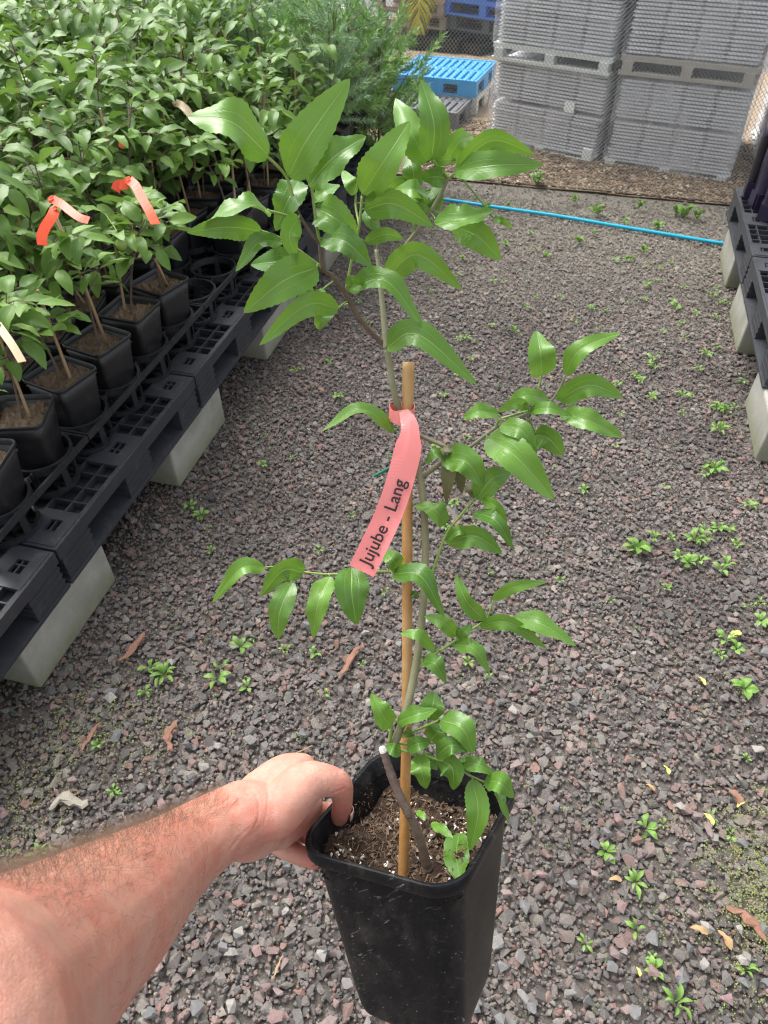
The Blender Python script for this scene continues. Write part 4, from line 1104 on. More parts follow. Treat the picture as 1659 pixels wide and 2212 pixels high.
# soil with chips, fibres and perlite
ST = .17
r_ = np.random.default_rng(21); n = 46; V = []
hmap = np.zeros((n, n))
for (fr_, am) in ((3, .0055), (7, .0035), (15, .0022)):
    g = r_.normal(0, 1, (fr_+2, fr_+2)); xs = np.linspace(0, fr_, n)
    for i in range(n):
        for j in range(n):
            a, b = int(xs[i]), int(xs[j]); fa, fb = xs[i]-a, xs[j]-b; fa = fa*fa*(3-2*fa); fb = fb*fb*(3-2*fb)
            hmap[i, j] += am*(g[a, b]*(1-fa)*(1-fb)+g[a+1, b]*fa*(1-fb)+g[a, b+1]*(1-fa)*fb+g[a+1, b+1]*fa*fb)
hmap += r_.normal(0, .0007, (n, n))
cc_ = np.linspace(-.925, .925, n)
def soil_pt(a, b, lift=0.0):
    i = int(np.clip((a+.925)/1.85*(n-1), 0, n-1)); j = int(np.clip((b+.925)/1.85*(n-1), 0, n-1))
    return pot_pt(a, b, ST, hmap[i, j] + lift)
V = [pot_pt(cc_[i], cc_[j], ST, hmap[i, j]) for i in range(n) for j in range(n)]
F = [(i*n+j, (i+1)*n+j, (i+1)*n+j+1, i*n+j+1) for i in range(n-1) for j in range(n-1)
     if (max(abs(cc_[i]), abs(cc_[i+1])) + max(abs(cc_[j]), abs(cc_[j+1]))) < 1.72]
mb = MB(); mb.add(V, F); soil_o = mb.build('soil', M['soil'], held, False, ROOT)
mb = MB()
for q in range(480):                                  # peat fibres
    a, b = r_.uniform(-.86, .86, 2)
    if abs(a)+abs(b) > 1.6: continue
    p = soil_pt(a, b, .001); d = r_.normal(size=3); d -= PN*np.dot(d, PN)*.75; d /= np.linalg.norm(d); L = r_.uniform(.004, .017)
    k2 = np.cross(d, r_.normal(size=3))*L*.18
    mb.tube([p-d*L/2, p + k2 + PN*.0015, p+d*L/2], r_.uniform(.00018, .0005), 3, False)
for q in range(170):                                  # fibres clinging to the left wall
    b = r_.uniform(-.8, .5); p = pot_pt(-.915, b, r_.uniform(.07, .2)); d = r_.normal(size=3); d /= np.linalg.norm(d); L = r_.uniform(.003, .010)
    mb.tube([p-d*L/2, p+r_.normal(0, .001, 3), p+d*L/2], .00025, 3, False)
o = mb.build('soil_fibre', M['fibre'], soil_o, False, ROOT); o['kind'] = 'stuff'
mb = MB()
for q in range(620):                                  # bark chips and crumbs
    a, b = r_.uniform(-.86, .86, 2)
    if abs(a)+abs(b) > 1.6: continue
    p = soil_pt(a, b, .0012); s = r_.uniform(.0014, .0052)*(2.0 if q < 30 else 1); Vh, Fh = STONES[q % 14]
    Rm = frame(r_.normal(size=3), r_.normal(size=3)); mb.add(p + (Vh*s*[1.6, .8, .7]) @ Rm.T, Fh.tolist())
o = mb.build('soil_crumbs', M['bark'], soil_o, False, ROOT); o['kind'] = 'stuff'
PERL = []
for q in range(4):
    Vh, Fh = STONES[q*3]; mb = MB(); mb.add(Vh*[1, 1.1, 1.3], Fh.tolist()); PERL.append(mb.mesh('perlite_grain', M['perlite']))
clus = [(-.6, -.62), (-.78, -.5), (-.7, -.7), (-.35, .55), (.45, .62), (.5, .45), (.35, .75), (-.3, .35), (.1, .1), (.05, -.3), (.7, .1), (.2, .5), (.75, .3), (-.1, -.5), (.6, -.62)]
for q in range(150):
    a, b = np.array(clus[r_.integers(len(clus))]) + r_.normal(0, .10, 2)
    if abs(a) > .86 or abs(b) > .86 or abs(a)+abs(b) > 1.55: continue
    o = link('perlite_grain', PERL[q % 4], soil_o); s = r_.uniform(.0012, .0033); p = soil_pt(a, b, .0016) - ROOT
    o.location = tuple(p); o.scale = (s, s, s); o.rotation_euler = tuple(r_.uniform(0, 6, 3))

# ------------------------------------------------------------------ stake, stem, twigs
rr_ = ray(871, 1888); t_ = np.dot(pot_pt(0, 0, ST) - [0, 0, CAMH], PN)/np.dot(rr_, PN)
SB = np.array([0, 0, CAMH]) + rr_*t_; STOP = at(885.5, 782, .575)
nplane = np.cross(STOP-SB, np.array([1.0, 0, 0])); nplane /= np.linalg.norm(nplane)
def on_plant(x, y, off=0.0):
    """photo point on the plane of the plant, off metres behind it"""
    r = ray(x, y); d = np.dot(SB - [0, 0, CAMH], nplane)/np.dot(r, nplane)
    return np.array([0, 0, CAMH]) + r*(d + off)
def crop2(x, y): return (700 + x*.9042)/1.85175, (250 + y*.9042)/1.85175
def crop3(x, y): return (1200 + x*.84388)/1.85175, (1300 + y*.84388)/1.85175
def crop4(x, y): return (1100 + x*.66305)/1.85175, (2650 + y*.66305)/1.85175
VW = lambda x, y: (x, y)
mb = MB(); sd = (STOP-SB)/np.linalg.norm(STOP-SB); L = np.linalg.norm(STOP-SB)
sp, sr = [], []
nodes_ = [.28, .62]
for f in np.linspace(-.06, 1, 70):
    r0_ = .0047 - .0004*f
    for q in nodes_: r0_ += .0011*math.exp(-((f-q)/.005)**2) - .0003*math.exp(-((f-q+.012)/.004)**2)
    if f > .93: r0_ += .0006*min(1, (f-.93)/.02)
    sp.append(SB + sd*L*f + np.array([.0012*math.sin(f*5), 0, 0])); sr.append(r0_)
mb.tube(sp, sr, 14); stake_o = mb.build('bamboo_stake', M['bamboo'], held, True, ROOT)
for q in nodes_:                                       # darker scar round each joint of the cane
    mb = MB(); c_ = SB + sd*L*q + np.array([.0012*math.sin(q*5), 0, 0]); mb.tube([c_ - sd*.0007, c_, c_ + sd*.0007], [.0054, .0057, .0054], 14); mb.build('cane_node', M['bamboo_dry'], stake_o, True, ROOT)
BR = []                                                # all wood, for finding where leaves attach
def wood(name, mat, crop, pts, r0, r1, parent=held, sides=8, n=None):
    P = [on_plant(*crop(p[0], p[1]), (p[2] if len(p) > 2 else 0)) for p in pts]
    P = spline(P, n or 6*len(P)); rad = np.linspace(r0, r1, len(P))
    rq = np.random.default_rng(len(P)); mb = MB(); mb.tube(P, rad*(1+rq.normal(0, .055 if name in ('trunk', 'rootstock_stub') else .03, len(P))), sides)
    o = mb.build(name, mat, parent, True, ROOT); BR.append((P, rad)); return o
F_ = -.012                                             # a little in front of the stake
trunk_o = wood('trunk', M['bark'], crop4, [(925, 1250, -.006), (905, 1180, -.008), (872, 1060, -.012), (825, 945, -.016), (785, 870, F_-.005)], .0043, .0038, sides=10)
wood('rootstock_stub', M['bark_dark'], crop4, [(800, 900, F_-.004), (765, 830, F_-.006), (715, 715, F_-.006), (675, 600, F_-.006), (655, 535, F_-.006)], .0039, .0035, trunk_o, 10)
wood('pruning_paint', M['paint_white'], crop4, [(656, 538, F_-.006), (648, 520, F_-.006), (645, 510, F_-.006)], .0037, .0024, trunk_o, 10)
wood('graft_scar', M['bark'], crop4, [(808, 925, F_-.007), (792, 880, F_-.0075), (765, 838, F_-.007)], .0036, .0030, trunk_o, 8)
stem_o = wood('stem', M['stem_grey'], VW, [(848, 1612, F_-.004), (862, 1580, F_-.006), (880, 1525, F_-.006), (897, 1445, F_), (908, 1370, F_), (917, 1260, -.006), (919, 1180, .0), (915, 1090, .0), (908, 1030, .004), (893, 960, .008), (868, 905, .002), (850, 840, -.004), (842, 790, -.004), (834, 755, -.004)], .0038, .0025, sides=10)
wood('stem', M['stem_grey'], VW, [(834, 756, -.004), (830, 700, 0), (824, 640, .004), (820, 590, .006), (813, 540, .01)], .0025, .0017, stem_o)
tw = [
 ('twig', 'bark', crop2, [(930, 1255), (870, 1195, -.006), (800, 1110, -.012), (755, 1020, -.018), (700, 950, -.022), (655, 910, -.026), (640, 800, -.03)], .0023, .0015),
 ('shoot', 'stem_green', crop2, [(640, 800, -.03), (622, 690, -.034), (605, 560, -.038), (578, 500, -.04)], .0013, .0010),
 ('shoot', 'stem_green', crop2, [(655, 910, -.026), (560, 840, -.03), (460, 775, -.035), (380, 745, -.04)], .0012, .0010),
 ('twig', 'bark', crop2, [(640, 800, -.03), (590, 740, -.034), (530, 640, -.04)], .0014, .0011),
 ('shoot', 'stem_green', crop2, [(560, 700, -.036), (490, 675, -.04), (410, 655, -.044)], .0012, .0010),
 ('shoot', 'stem_green', crop2, [(530, 640, -.04), (500, 520, -.044), (450, 455, -.05), (400, 412, -.055)], .0013, .0010),
 ('shoot', 'stem_green', crop2, [(755, 1015, -.018), (785, 860, -.02), (815, 720, -.024), (828, 590, -.028)], .0012, .0010),
 ('shoot', 'stem_green', crop2, [(815, 720, -.01), (800, 640, .0), (800, 580, .0)], .0010, .0008),
 ('twig', 'stem_grey', crop2, [(900, 975, .004), (975, 870, 0), (1050, 770, -.006), (1110, 690, -.01), (1165, 600, -.014), (1210, 510, -.018)], .0019, .0014),
 ('shoot', 'stem_green', crop2, [(1210, 510, -.018), (1165, 460, -.02), (1135, 430, -.022)], .0013, .0010),
 ('shoot', 'stem_green', crop2, [(1210, 510, -.018), (1245, 485, -.02)], .0012, .0010),
 ('shoot', 'stem_green', crop2, [(1060, 760, -.006), (1050, 690, -.01), (1050, 600, -.006)], .0010, .0008),
 ('twig', 'stem_grey', crop3, [(560, 520, .006), (640, 555, .0), (720, 585, -.006), (800, 580, -.010), (930, 485, -.016), (1060, 430, -.02), (1180, 368, -.024), (1232, 300, -.026), (1256, 240, -.028)], .0018, .0011),
 ('shoot', 'stem_green', crop3, [(1108, 395, -.02), (1128, 310, -.022), (1146, 238, -.024)], .0010, .0009),
 ('shoot', 'stem_green', crop3, [(925, 490, -.016), (945, 450, -.018), (1000, 430, -.02), (1085, 405, -.022)], .0010, .0008),
 ('twig', 'stem_grey', crop3, [(575, 715, .004), (620, 690, 0), (680, 640, -.006), (730, 600, -.010)], .0026, .0014),
 ('shoot', 'stem_green', crop3, [(590, 1280, 0), (622, 1190, -.004), (690, 1000, -.012), (760, 905, -.014), (822, 828, -.016)], .0013, .0010),
 ('shoot', 'stem_green', crop3, [(590, 1150, .006), (520, 1165, 0), (440, 1170, -.004), (350, 1170, -.010), (150, 1182, -.018), (30, 1172, -.022), (-100, 1150, -.024)], .0013, .0008),
 ('shoot', 'stem_green', crop3, [(570, 1605, -.006), (640, 1560, -.010), (730, 1500, -.014), (850, 1420, -.018), (920, 1385, -.020), (1010, 1384, -.022)], .0013, .0010),
 ('shoot', 'stem_green', crop3, [(885, 1400, -.019), (905, 1340, -.02), (918, 1300, -.02)], .0009, .0008),
 ('shoot', 'stem_green', crop4, [(690, 480, F_-.008), (700, 400, F_-.010), (710, 285, F_-.010)], .0017, .0014),
 ('shoot', 'stem_green', crop4, [(765, 450, F_-.008), (850, 410, F_-.012), (985, 350, F_-.016)], .0013, .0010),
 ('shoot', 'stem_green', crop4, [(730, 520, F_-.010), (850, 548, F_-.014), (985, 587, F_-.018), (1080, 620, F_-.016), (1180, 685, F_-.016), (1265, 725, F_-.018), (1335, 775, F_-.02)], .0013, .0009),
 ('shoot', 'stem_green', crop4, [(745, 490, F_-.004), (860, 495, F_), (980, 480, F_)], .0011, .0008),
]
for nm, mt, cr, pts, r0, r1 in tw: wood(nm, M[mt], cr, pts, r0, r1, stem_o, 7)

# ------------------------------------------------------------------ leaves of the held sapling: base, (via), tip, width, roll, depth at base and tip
LEAVES = [
 # crown
 (crop2, (415,412), (250,262), (55,240), 205, .45, -.056, -.075), (crop2, (500,505), (590,330), (775,70), 205, -.3, -.044, -.07),
 (crop2, (590,545), (700,420), (845,325), 165, -.35, -.045, -.06), (crop2, (828,582), (920,440), (1040,258), 175, .15, -.032, -.05),
 (crop2, (1135,430), (1145,270), (1088,75), 155, .1, -.024, -.036), (crop2, (1118,440), (1050,320), (975,158), 150, -.2, -.010, -.006),
 (crop2, (415,656), (290,640), (118,722), 130, .75, -.046, -.06), (crop2, (382,746), (230,728), (52,752), 100, -.55, -.042, -.058),
 (crop2, (548,520), (500,610), (445,745), 150, .2, -.03, -.025), (crop2, (548,690), (505,760), (535,870), 85, -.8, -.045, -.05),
 (crop2, (470,792), (370,800), (268,925), 90, .5, -.04, -.05), (crop2, (545,885), (450,880), (335,895), 130, .15, -.022, -.022),
 (crop2, (630,905), (480,965), (303,1108), 180, -.25, -.032, -.055), (crop2, (610,1045), (560,1000), (470,950), 130, .3, -.012, -.01),
 (crop2, (725,1088), (580,1075), (372,1252), 105, -.45, -.02, -.042), (crop2, (615,1045), (640,1020), (662,998), 45, .2, -.014, -.014),
 (crop2, (690,1100), (650,1130), (630,1180), 80, .3, -.006, -.004), (crop2, (612,602), (660,570), (728,540), 95, -.3, -.02, -.015),
 (crop2, (622,640), (710,690), (805,785), 160, .35, -.028, -.03), (crop2, (648,780), (750,790), (870,902), 135, -.35, -.032, -.045),
 (crop2, (838,652), (970,625), (1142,725), 130, .4, -.026, -.036), (crop2, (800,582), (775,530), (738,478), 70, .2, 0, .004),
 (crop2, (1115,580), (1050,560), (972,560), 90, .5, -.006, -.004), (crop2, (1062,560), (1052,470), (1030,388), 100, -.2, .004, .008),
 (crop2, (1200,512), (1150,505), (1088,512), 90, -.4, -.014, -.018), (crop2, (1145,440), (1190,430), (1242,432), 50, .5, -.012, -.01),
 (crop2, (1200,440), (1260,350), (1318,322), 110, .2, -.006, -.002), (crop2, (1245,475), (1400,345), (1592,408), 100, .55, -.022, -.035),
 (crop2, (1236,484), (1400,455), (1632,452), 130, -.35, -.024, -.042), (crop2, (1150,692), (1270,690), (1412,652), 130, -.3, -.018, -.03),
 (crop2, (1230,720), (1340,770), (1440,872), 135, .3, -.01, -.014), (crop2, (1040,595), (1085,620), (1138,655), 75, .4, -.002, 0),
 (crop2, (842,795), (930,760), (1012,782), 58, .6, -.016, -.02), (crop2, (925,965), (1070,850), (1272,1005), 120, .45, -.004, -.02),
 (crop2, (770,1005), (930,965), (1102,1175), 120, -.4, -.02, -.032), (crop2, (765,990), (785,960), (850,985), 45, .3, -.022, -.024),
 (crop2, (1410,690), (1450,700), (1492,732), 35, .3, -.012, -.014), (crop2, (905,720), (865,690), (848,640), 80, .3, .006, .01),
 (crop2, (930,640), (900,590), (880,540), 80, .2, .010, .014), (crop2, (950,590), (1000,540), (1060,530), 80, .3, .008, .012),
 (crop2, (1130,560), (1150,600), (1180,650), 90, .4, .004, .004),
 # around the tag
 (crop3, (410,105), (560,45), (840,285), 150, -.3, -.006, -.03), (crop3, (450,508), (290,400), (100,505), 85, .55, -.004, -.016),
 (crop3, (1146,240), (1140,140), (1120,28), 160, .15, -.024, -.028), (crop3, (1256,236), (1330,115), (1522,35), 100, -.45, -.028, -.038),
 (crop3, (1222,356), (1370,285), (1532,342), 115, .5, -.025, -.035), (crop3, (1085,408), (1180,395), (1292,432), 78, -.2, -.026, -.034),
 (crop3, (1235,415), (1370,455), (1530,532), 120, -.25, -.024, -.036), (crop3, (1182,358), (1070,335), (968,382), 88, .4, -.018, -.018),
 (crop3, (1085,392), (1020,372), (935,412), 60, -.4, -.024, -.028), (crop3, (942,425), (850,410), (772,438), 95, .35, -.018, -.022),
 (crop3, (945,478), (1050,500), (1122,618), 108, -.3, -.02, -.032), (crop3, (888,535), (1020,620), (1205,828), 195, -.15, -.016, -.038),
 (crop3, (1115,520), (1180,540), (1248,618), 120, .45, -.012, -.014), (crop3, (690,632), (790,650), (872,765), 160, -.15, -.014, -.024),
 (crop3, (685,632), (640,615), (592,660), 70, .5, -.012, -.016), (crop3, (838,822), (910,730), (1002,700), 130, .3, -.016, -.012),
 (crop3, (688,945), (640,880), (540,855), 120, .3, -.006, -.002), (crop3, (862,832), (930,860), (982,945), 62, .5, -.016, -.02),
 (crop3, (820,888), (930,930), (1012,1062), 78, -.5, -.016, -.026), (crop3, (692,1030), (830,1000), (958,1085), 118, .35, -.012, -.024),
 (crop3, (698,1012), (750,975), (812,972), 60, -.3, -.014, -.018),
 # left twig
 (crop3, (245,1150), (245,1270), (268,1422), 190, -.1, -.018, -.028), (crop3, (472,1158), (440,1110), (392,1072), 95, .2, -.004, 0),
 (crop3, (440,1180), (570,1190), (685,1382), 125, -.35, -.012, -.03), (crop3, (142,1190), (85,1320), (62,1488), 125, .25, -.02, -.03),
 (crop3, (530,1268), (545,1278), (562,1298), 45, .2, .004, .004), (VW, (655,1238), (612,1232), (562,1288), 62, -.3, -.024, -.032),
 (VW, (572,1226), (520,1228), (458,1302), 42, .35, -.026, -.034), (VW, (632,1256), (605,1320), (600,1382), 60, .2, -.022, -.028),
 # lower right twig
 (crop3, (876,1398), (790,1310), (738,1178), 90, -.25, -.02, -.026), (crop3, (912,1302), (1020,1240), (1172,1218), 62, .5, -.02, -.03),
 (crop3, (1010,1386), (1150,1420), (1308,1522), 125, -.2, -.022, -.036), (crop3, (850,1428), (990,1410), (1172,1535), 80, .5, -.018, -.024),
 (crop3, (742,1475), (680,1410), (588,1380), 80, -.35, -.014, -.02), (crop3, (742,1475), (780,1455), (812,1418), 60, .4, -.014, -.014),
 (crop3, (640,1545), (560,1470), (474,1462), 70, .35, -.022, -.030), (crop3, (730,1512), (830,1540), (902,1655), 95, -.4, -.014, -.024),
 (crop3, (582,1592), (640,1610), (692,1695), 100, -.3, -.014, -.024),
 # above the pot
 (crop4, (697,395), (640,300), (578,186), 135, .2, -.024, -.03), (crop4, (740,358), (850,320), (978,282), 118, -.35, -.022, -.034),
 (crop4, (925,345), (950,260), (965,176), 150, .2, -.014, -.012), (crop4, (998,345), (1130,400), (1195,552), 160, -.3, -.028, -.04),
 (crop4, (938,472), (980,420), (1010,358), 135, .1, -.012, -.012), (crop4, (800,522), (860,490), (938,482), 95, -.3, -.026, -.032),
 (crop4, (972,565), (1060,500), (1172,522), 115, -.2, -.03, -.04), (crop4, (762,540), (715,525), (674,492), 80, .1, -.028, -.03),
 (crop4, (860,560), (885,660), (908,762), 128, .15, -.028, -.032), (crop4, (988,582), (1070,640), (1075,770), 150, .3, -.026, -.03),
 (crop4, (1130,600), (1230,620), (1328,672), 100, -.4, -.022, -.03), (crop4, (1268,712), (1360,730), (1442,815), 128, -.3, -.032, -.04),
 (crop4, (1190,702), (1225,900), (1175,1135), 150, .15, -.03, -.03), (crop4, (1335,772), (1375,860), (1415,972), 62, -.5, -.034, -.04),
 (crop4, (900,565), (940,600), (980,645), 80, .3, -.014, -.012), (crop4, (1140,560), (1150,610), (1175,665), 70, .3, -.016, -.016),
 (crop4, (790,450), (810,420), (820,395), 60, .3, -.018, -.02),
]
allb = np.concatenate([b[0] for b in BR])
lr = np.random.default_rng(31)
def add_leaf(cr, b, v, t, w, roll, d0, d1, mat, name='leaf', petiole=True):
    bx, by = cr(*b); vx, vy = cr(*v); tx, ty = cr(*t)
    sc = abs(cr(100, 0)[0]-cr(0, 0)[0])/100
    B_, T_ = on_plant(bx, by, d0), on_plant(tx, ty, d1)
    mid_off = (d0+d1)/2 - .010 - lr.uniform(0, .006)          # blades arch towards the light
    Vv = on_plant(vx, vy, mid_off)
    dep = project(B_)[2]
    wm = (.97 if cr is crop4 else .89 if cr is crop2 else .86)*w*sc/FPX*dep/max(.6, math.cos(roll))
    nrm = np.array([0, 0, CAMH]) - Vv; nrm /= np.linalg.norm(nrm)
    nrm = nrm + np.array([0, -.1, .35]); nrm /= np.linalg.norm(nrm)
    V, F, UV = leaf_grid([B_, Vv, T_], nrm, wm, roll, lr.uniform(.15, .42), lr.uniform(.08, .26), lr.uniform(-.5, .5), int(lr.integers(1e6)), 29, 4, .034)
    mb = MB(); mb.add(V, F)
    if petiole:
        q = allb[np.argmin(np.linalg.norm(allb-B_, axis=1))]
        if .0015 < np.linalg.norm(q-B_) < .045:
            n0 = mb.n; mid_ = (q+B_)/2 + np.array([0, 0, .001]); tip2 = B_*.9 + V[9*2+4]*.1
            mb.tube(spline([q, mid_, tip2], 6), .0007, 5, False)
            UV = np.vstack([UV, np.tile([[.5, .05]], (mb.n-n0, 1))])
    return mb.build(name, mat, stem_o, True, ROOT, uv=UV)
for L_ in LEAVES: add_leaf(*L_, M['leaf'])
# withered leaves behind the tag twig
for b, v, t, w in (((715,590), (705,700), (692,842), 85), ((745,600), (755,680), (768,800), 90), ((800,745), (820,780), (832,812), 75), ((735,590), (700,585), (655,590), 60)):
    add_leaf(crop3, b, v, t, w, .3, -.004, 0, M['olive_leaf'], 'withered_leaf')
# leaves lying on the soil
def lying(cr, b, v, t, w, mat):
    pts = []
    for q, l in ((b, .004), (v, .008), (t, .006)):
        x, y = cr(*q); r = ray(x, y); o_ = pot_pt(0, 0, ST, .004 + l); s = np.dot(o_ - [0, 0, CAMH], PN)/np.dot(r, PN); pts.append(np.array([0, 0, CAMH]) + r*s)
    V, F, UV = leaf_grid(pts, PN, w*.358/FPX*.68, .1, .15, .25, .2, 9, 21, 4, .03)
    mb = MB(); mb.add(V, F); mb.build('fallen_leaf', mat, held, True, ROOT, uv=UV)
lying(crop4, (1110,1030), (1095,1170), (1125,1335), 165, M['leaf'])
lying(crop4, (945,965), (1010,1010), (1075,1062), 70, M['leaf'])
lying(crop4, (858,892), (885,920), (905,955), 50, M['leaf'])

# ------------------------------------------------------------------ pink tag with its lettering
TW_ = .0215
tagc = [on_plant(872, 888, -.020), on_plant(885, 920, -.028), on_plant(882, 965, -.032), on_plant(864, 1040, -.034), on_plant(840, 1110, -.036), on_plant(812, 1170, -.038), on_plant(781, 1234, -.038)]
TP = spline(tagc, 60); TT = np.gradient(TP, axis=0); TT /= np.linalg.norm(TT, axis=1)[:, None]
sl = np.r_[0, np.cumsum(np.linalg.norm(np.diff(TP, axis=0), axis=1))]; TLEN = sl[-1]
def tag_frame(s):
    x = np.interp(s, sl, np.arange(60)); i = int(min(x, 58)); f = x-i
    P = TP[i]*(1-f)+TP[i+1]*f; T = TT[i]*(1-f)+TT[i+1]*f; T /= np.linalg.norm(T)
    n_ = np.array([0, 0, CAMH]) - P; n_ /= np.linalg.norm(n_); n_ = n_ + np.array([.12, 0, .25*(s/TLEN)]); n_ -= T*np.dot(n_, T); n_ /= np.linalg.norm(n_)
    return P, T, np.cross(T, n_), n_
mb = MB(); rings = []
for s in np.linspace(0, TLEN, 50):
    P, T, b, n_ = tag_frame(s); f = s/TLEN
    hw = TW_/2*np.interp(f, [0, .06, .17, .22, .235, .25, 1], [.35, .55, .72, 1.0, .86, 1.0, 1.0])
    sh = .0012*math.sin(f*9)
    rings.append(np.array([P-b*hw+n_*(sh+.0002), P+n_*(.0012*math.cos(f*4)+.0002), P+b*hw+n_*(.0002-sh), P+b*hw-n_*.0002, P+n_*(.0012*math.cos(f*4)-.0002), P-b*hw-n_*.0002]))
mb.loft(rings); tag_o = mb.build('name_tag', M['tag_pink'], held, False, ROOT)
# the loop of the tag round stem and stake
lc = on_plant(868, 900, -.004); pts = []
for a in np.linspace(0, 2*math.pi*.93, 16):
    pts.append(lc + np.array([1, 0, 0])*.0105*math.cos(a+.8) + (STOP-SB)/L*(.003*math.sin(a*1.2)+.002) + nplane*(.011*math.sin(a+.8)))
P_ = spline(pts, 30); mb = MB(); rg = []
ax_ = (STOP-SB)/L
for i, p in enumerate(P_):
    hw = .0058 + .001*math.sin(i*.7); o_ = p-lc; o_ = o_ - ax_*np.dot(o_, ax_); o_ /= np.linalg.norm(o_)
    rg.append(np.array([p-ax_*hw, p+ax_*hw, p+ax_*hw-o_*.0005, p-ax_*hw-o_*.0005]))
mb.loft(rg); mb.build('tag_loop', M['tag_pink'], tag_o, False, ROOT)
fc = bpy.data.curves.new('tag_text', 'FONT'); fc.body = 'Jujube - Lang'; fc.size = 1.0; fc.resolution_u = 4; fc.offset = .012
fo = bpy.data.objects.new('tag_text', fc); col.objects.link(fo)
dg = bpy.context.evaluated_depsgraph_get(); tm = bpy.data.meshes.new_from_object(fo.evaluated_get(dg))
bpy.data.objects.remove(fo)
co = np.zeros(len(tm.vertices)*3); tm.vertices.foreach_get('co', co); co = co.reshape(-1, 3)
tx0, tx1 = co[:, 0].min(), co[:, 0].max()
cap = .70                                              # letters stand across the strip, read from the free end upwards
s_end, s_beg = TLEN*.42, TLEN*.96
scl = (s_beg-s_end)/(tx1-tx0)
newc = []
for c in co:
    s = s_beg - (c[0]-tx0)*scl; P, T, b, n_ = tag_frame(s)
    newc.append(P + b*((c[1]-.30)*scl*1.0)*(-1) + n_*.0016 - ROOT)
# letters' upward direction is to the left of the reading direction
P, T, b, n_ = tag_frame(TLEN*.7)
upd = np.cross(n_, -T)
if np.dot(upd, b) > 0: newc = [tag_frame(s_beg-(c[0]-tx0)*scl)[0] + tag_frame(s_beg-(c[0]-tx0)*scl)[2]*((c[1]-.30)*scl) + tag_frame(s_beg-(c[0]-tx0)*scl)[3]*.0016 - ROOT for c in co]
tm.vertices.foreach_set('co', np.array(newc).ravel()); tm.materials.clear(); tm.materials.append(M['ink']); tm.update()
link('lettering', tm, tag_o)
# green tie behind the tag
mb = MB(); mb.tube(spline([on_plant(*crop3(350, 718), .004), on_plant(*crop3(400, 690), .002), on_plant(*crop3(460, 655), -.002), on_plant(*crop3(430, 625), 0)], 12), .0013, 5)
mb.build('green_tie', M['tie'], held, True, ROOT)

# ------------------------------------------------------------------ the arm and hand that hold the pot
CH = {
 'arm': [(-280,2370,.21,.056), (-130,2255,.27,.055), (0,2155,.33,.053), (120,2060,.393,.050), (243,1965,.465,.0455), (362,1866,.565,.0370), (449,1802,.615,.0322), (523,1760,.640,.0300)],
 'palm': [(523,1760,.640,.0300), (560,1752,.655,.0275), (600,1728,.675,.0270), (632,1695,.69,.0230)],
 'heel': [(500,1800,.64,.022), (540,1818,.662,.0180), (575,1795,.675,.0190), (600,1760,.69,.0200)],
 'thenar': [(540,1752,.640,.026), (592,1752,.646,.0245), (640,1708,.648,.0215), (672,1684,.652,.0168)],
 'thumb': [(672,1684,.652,.0168), (705,1686,.657,.0146), (733,1696,.664,.0122), (740,1728,.678,.0101), (737,1752,.690,.0096), (733,1766,.697,.0084)],
 'dorsum': [(560,1715,.660,.021), (612,1676,.672,.0195), (650,1664,.680,.0160)],
 'web': [(600,1790,.690,.0200), (640,1762,.705,.0185), (668,1738,.712,.0140)],
 'index': [(650,1668,.700,.0145), (665,1700,.762,.0098), (712,1700,.772,.0088), (742,1702,.748,.0080)],
 'middle': [(628,1692,.712,.0145), (640,1738,.762,.0118), (690,1752,.750,.0104), (716,1752,.732,.0088)],
 'ring': [(605,1715,.715,.0142), (610,1780,.750,.0118), (655,1798,.730,.0108), (692,1806,.712,.0090)],
 'little': [(578,1748,.705,.0135), (595,1816,.715,.0108), (636,1842,.708,.0102), (668,1856,.698,.0086), (682,1860,.694,.0080)],
}
import bmesh
bm = bmesh.new()
ico = bmesh.new(); bmesh.ops.create_icosphere(ico, subdivisions=3, radius=1.0)
iv = np.array([v.co[:] for v in ico.verts]); ifc = [[v.index for v in f.verts] for f in ico.faces]; ico.free()
mb = MB(); AXIS = []
for key, ch in CH.items():
    P = np.array([at(x, y, d) for x, y, d, r in ch]); Rr = np.array([c[3] for c in ch])
    segs = max(2, len(ch))
    PP = spline(np.c_[P, Rr], 14*(segs-1)+1)
    if key == 'arm': AXIS = PP
    for p in PP: mb.add(p[:3] + iv*p[3], ifc)
src = mb.mesh('arm_source', M['skin']); so = link('arm_source', src)
rm = so.modifiers.new('r', 'REMESH'); rm.mode = 'VOXEL'; rm.voxel_size = .0017; rm.use_smooth_shade = True
sm = so.modifiers.new('s', 'SMOOTH'); sm.factor = .5; sm.iterations = 9
dg = bpy.context.evaluated_depsgraph_get(); arm_me = bpy.data.meshes.new_from_object(so.evaluated_get(dg))
bpy.data.objects.remove(so)
arm_me.name = 'arm'
nv = len(arm_me.vertices); co = np.zeros(nv*3); arm_me.vertices.foreach_get('co', co); co = co.reshape(-1, 3)
no = np.zeros(nv*3); arm_me.vertices.foreach_get('normal', no); no = no.reshape(-1, 3)
pj = project(co)
facing = np.einsum('ij,ij->i', no, np.array([0, 0, CAMH])-co) > 0
def crop5(x, y): return 459 + .1953*x, 1593.1 + .1953*y
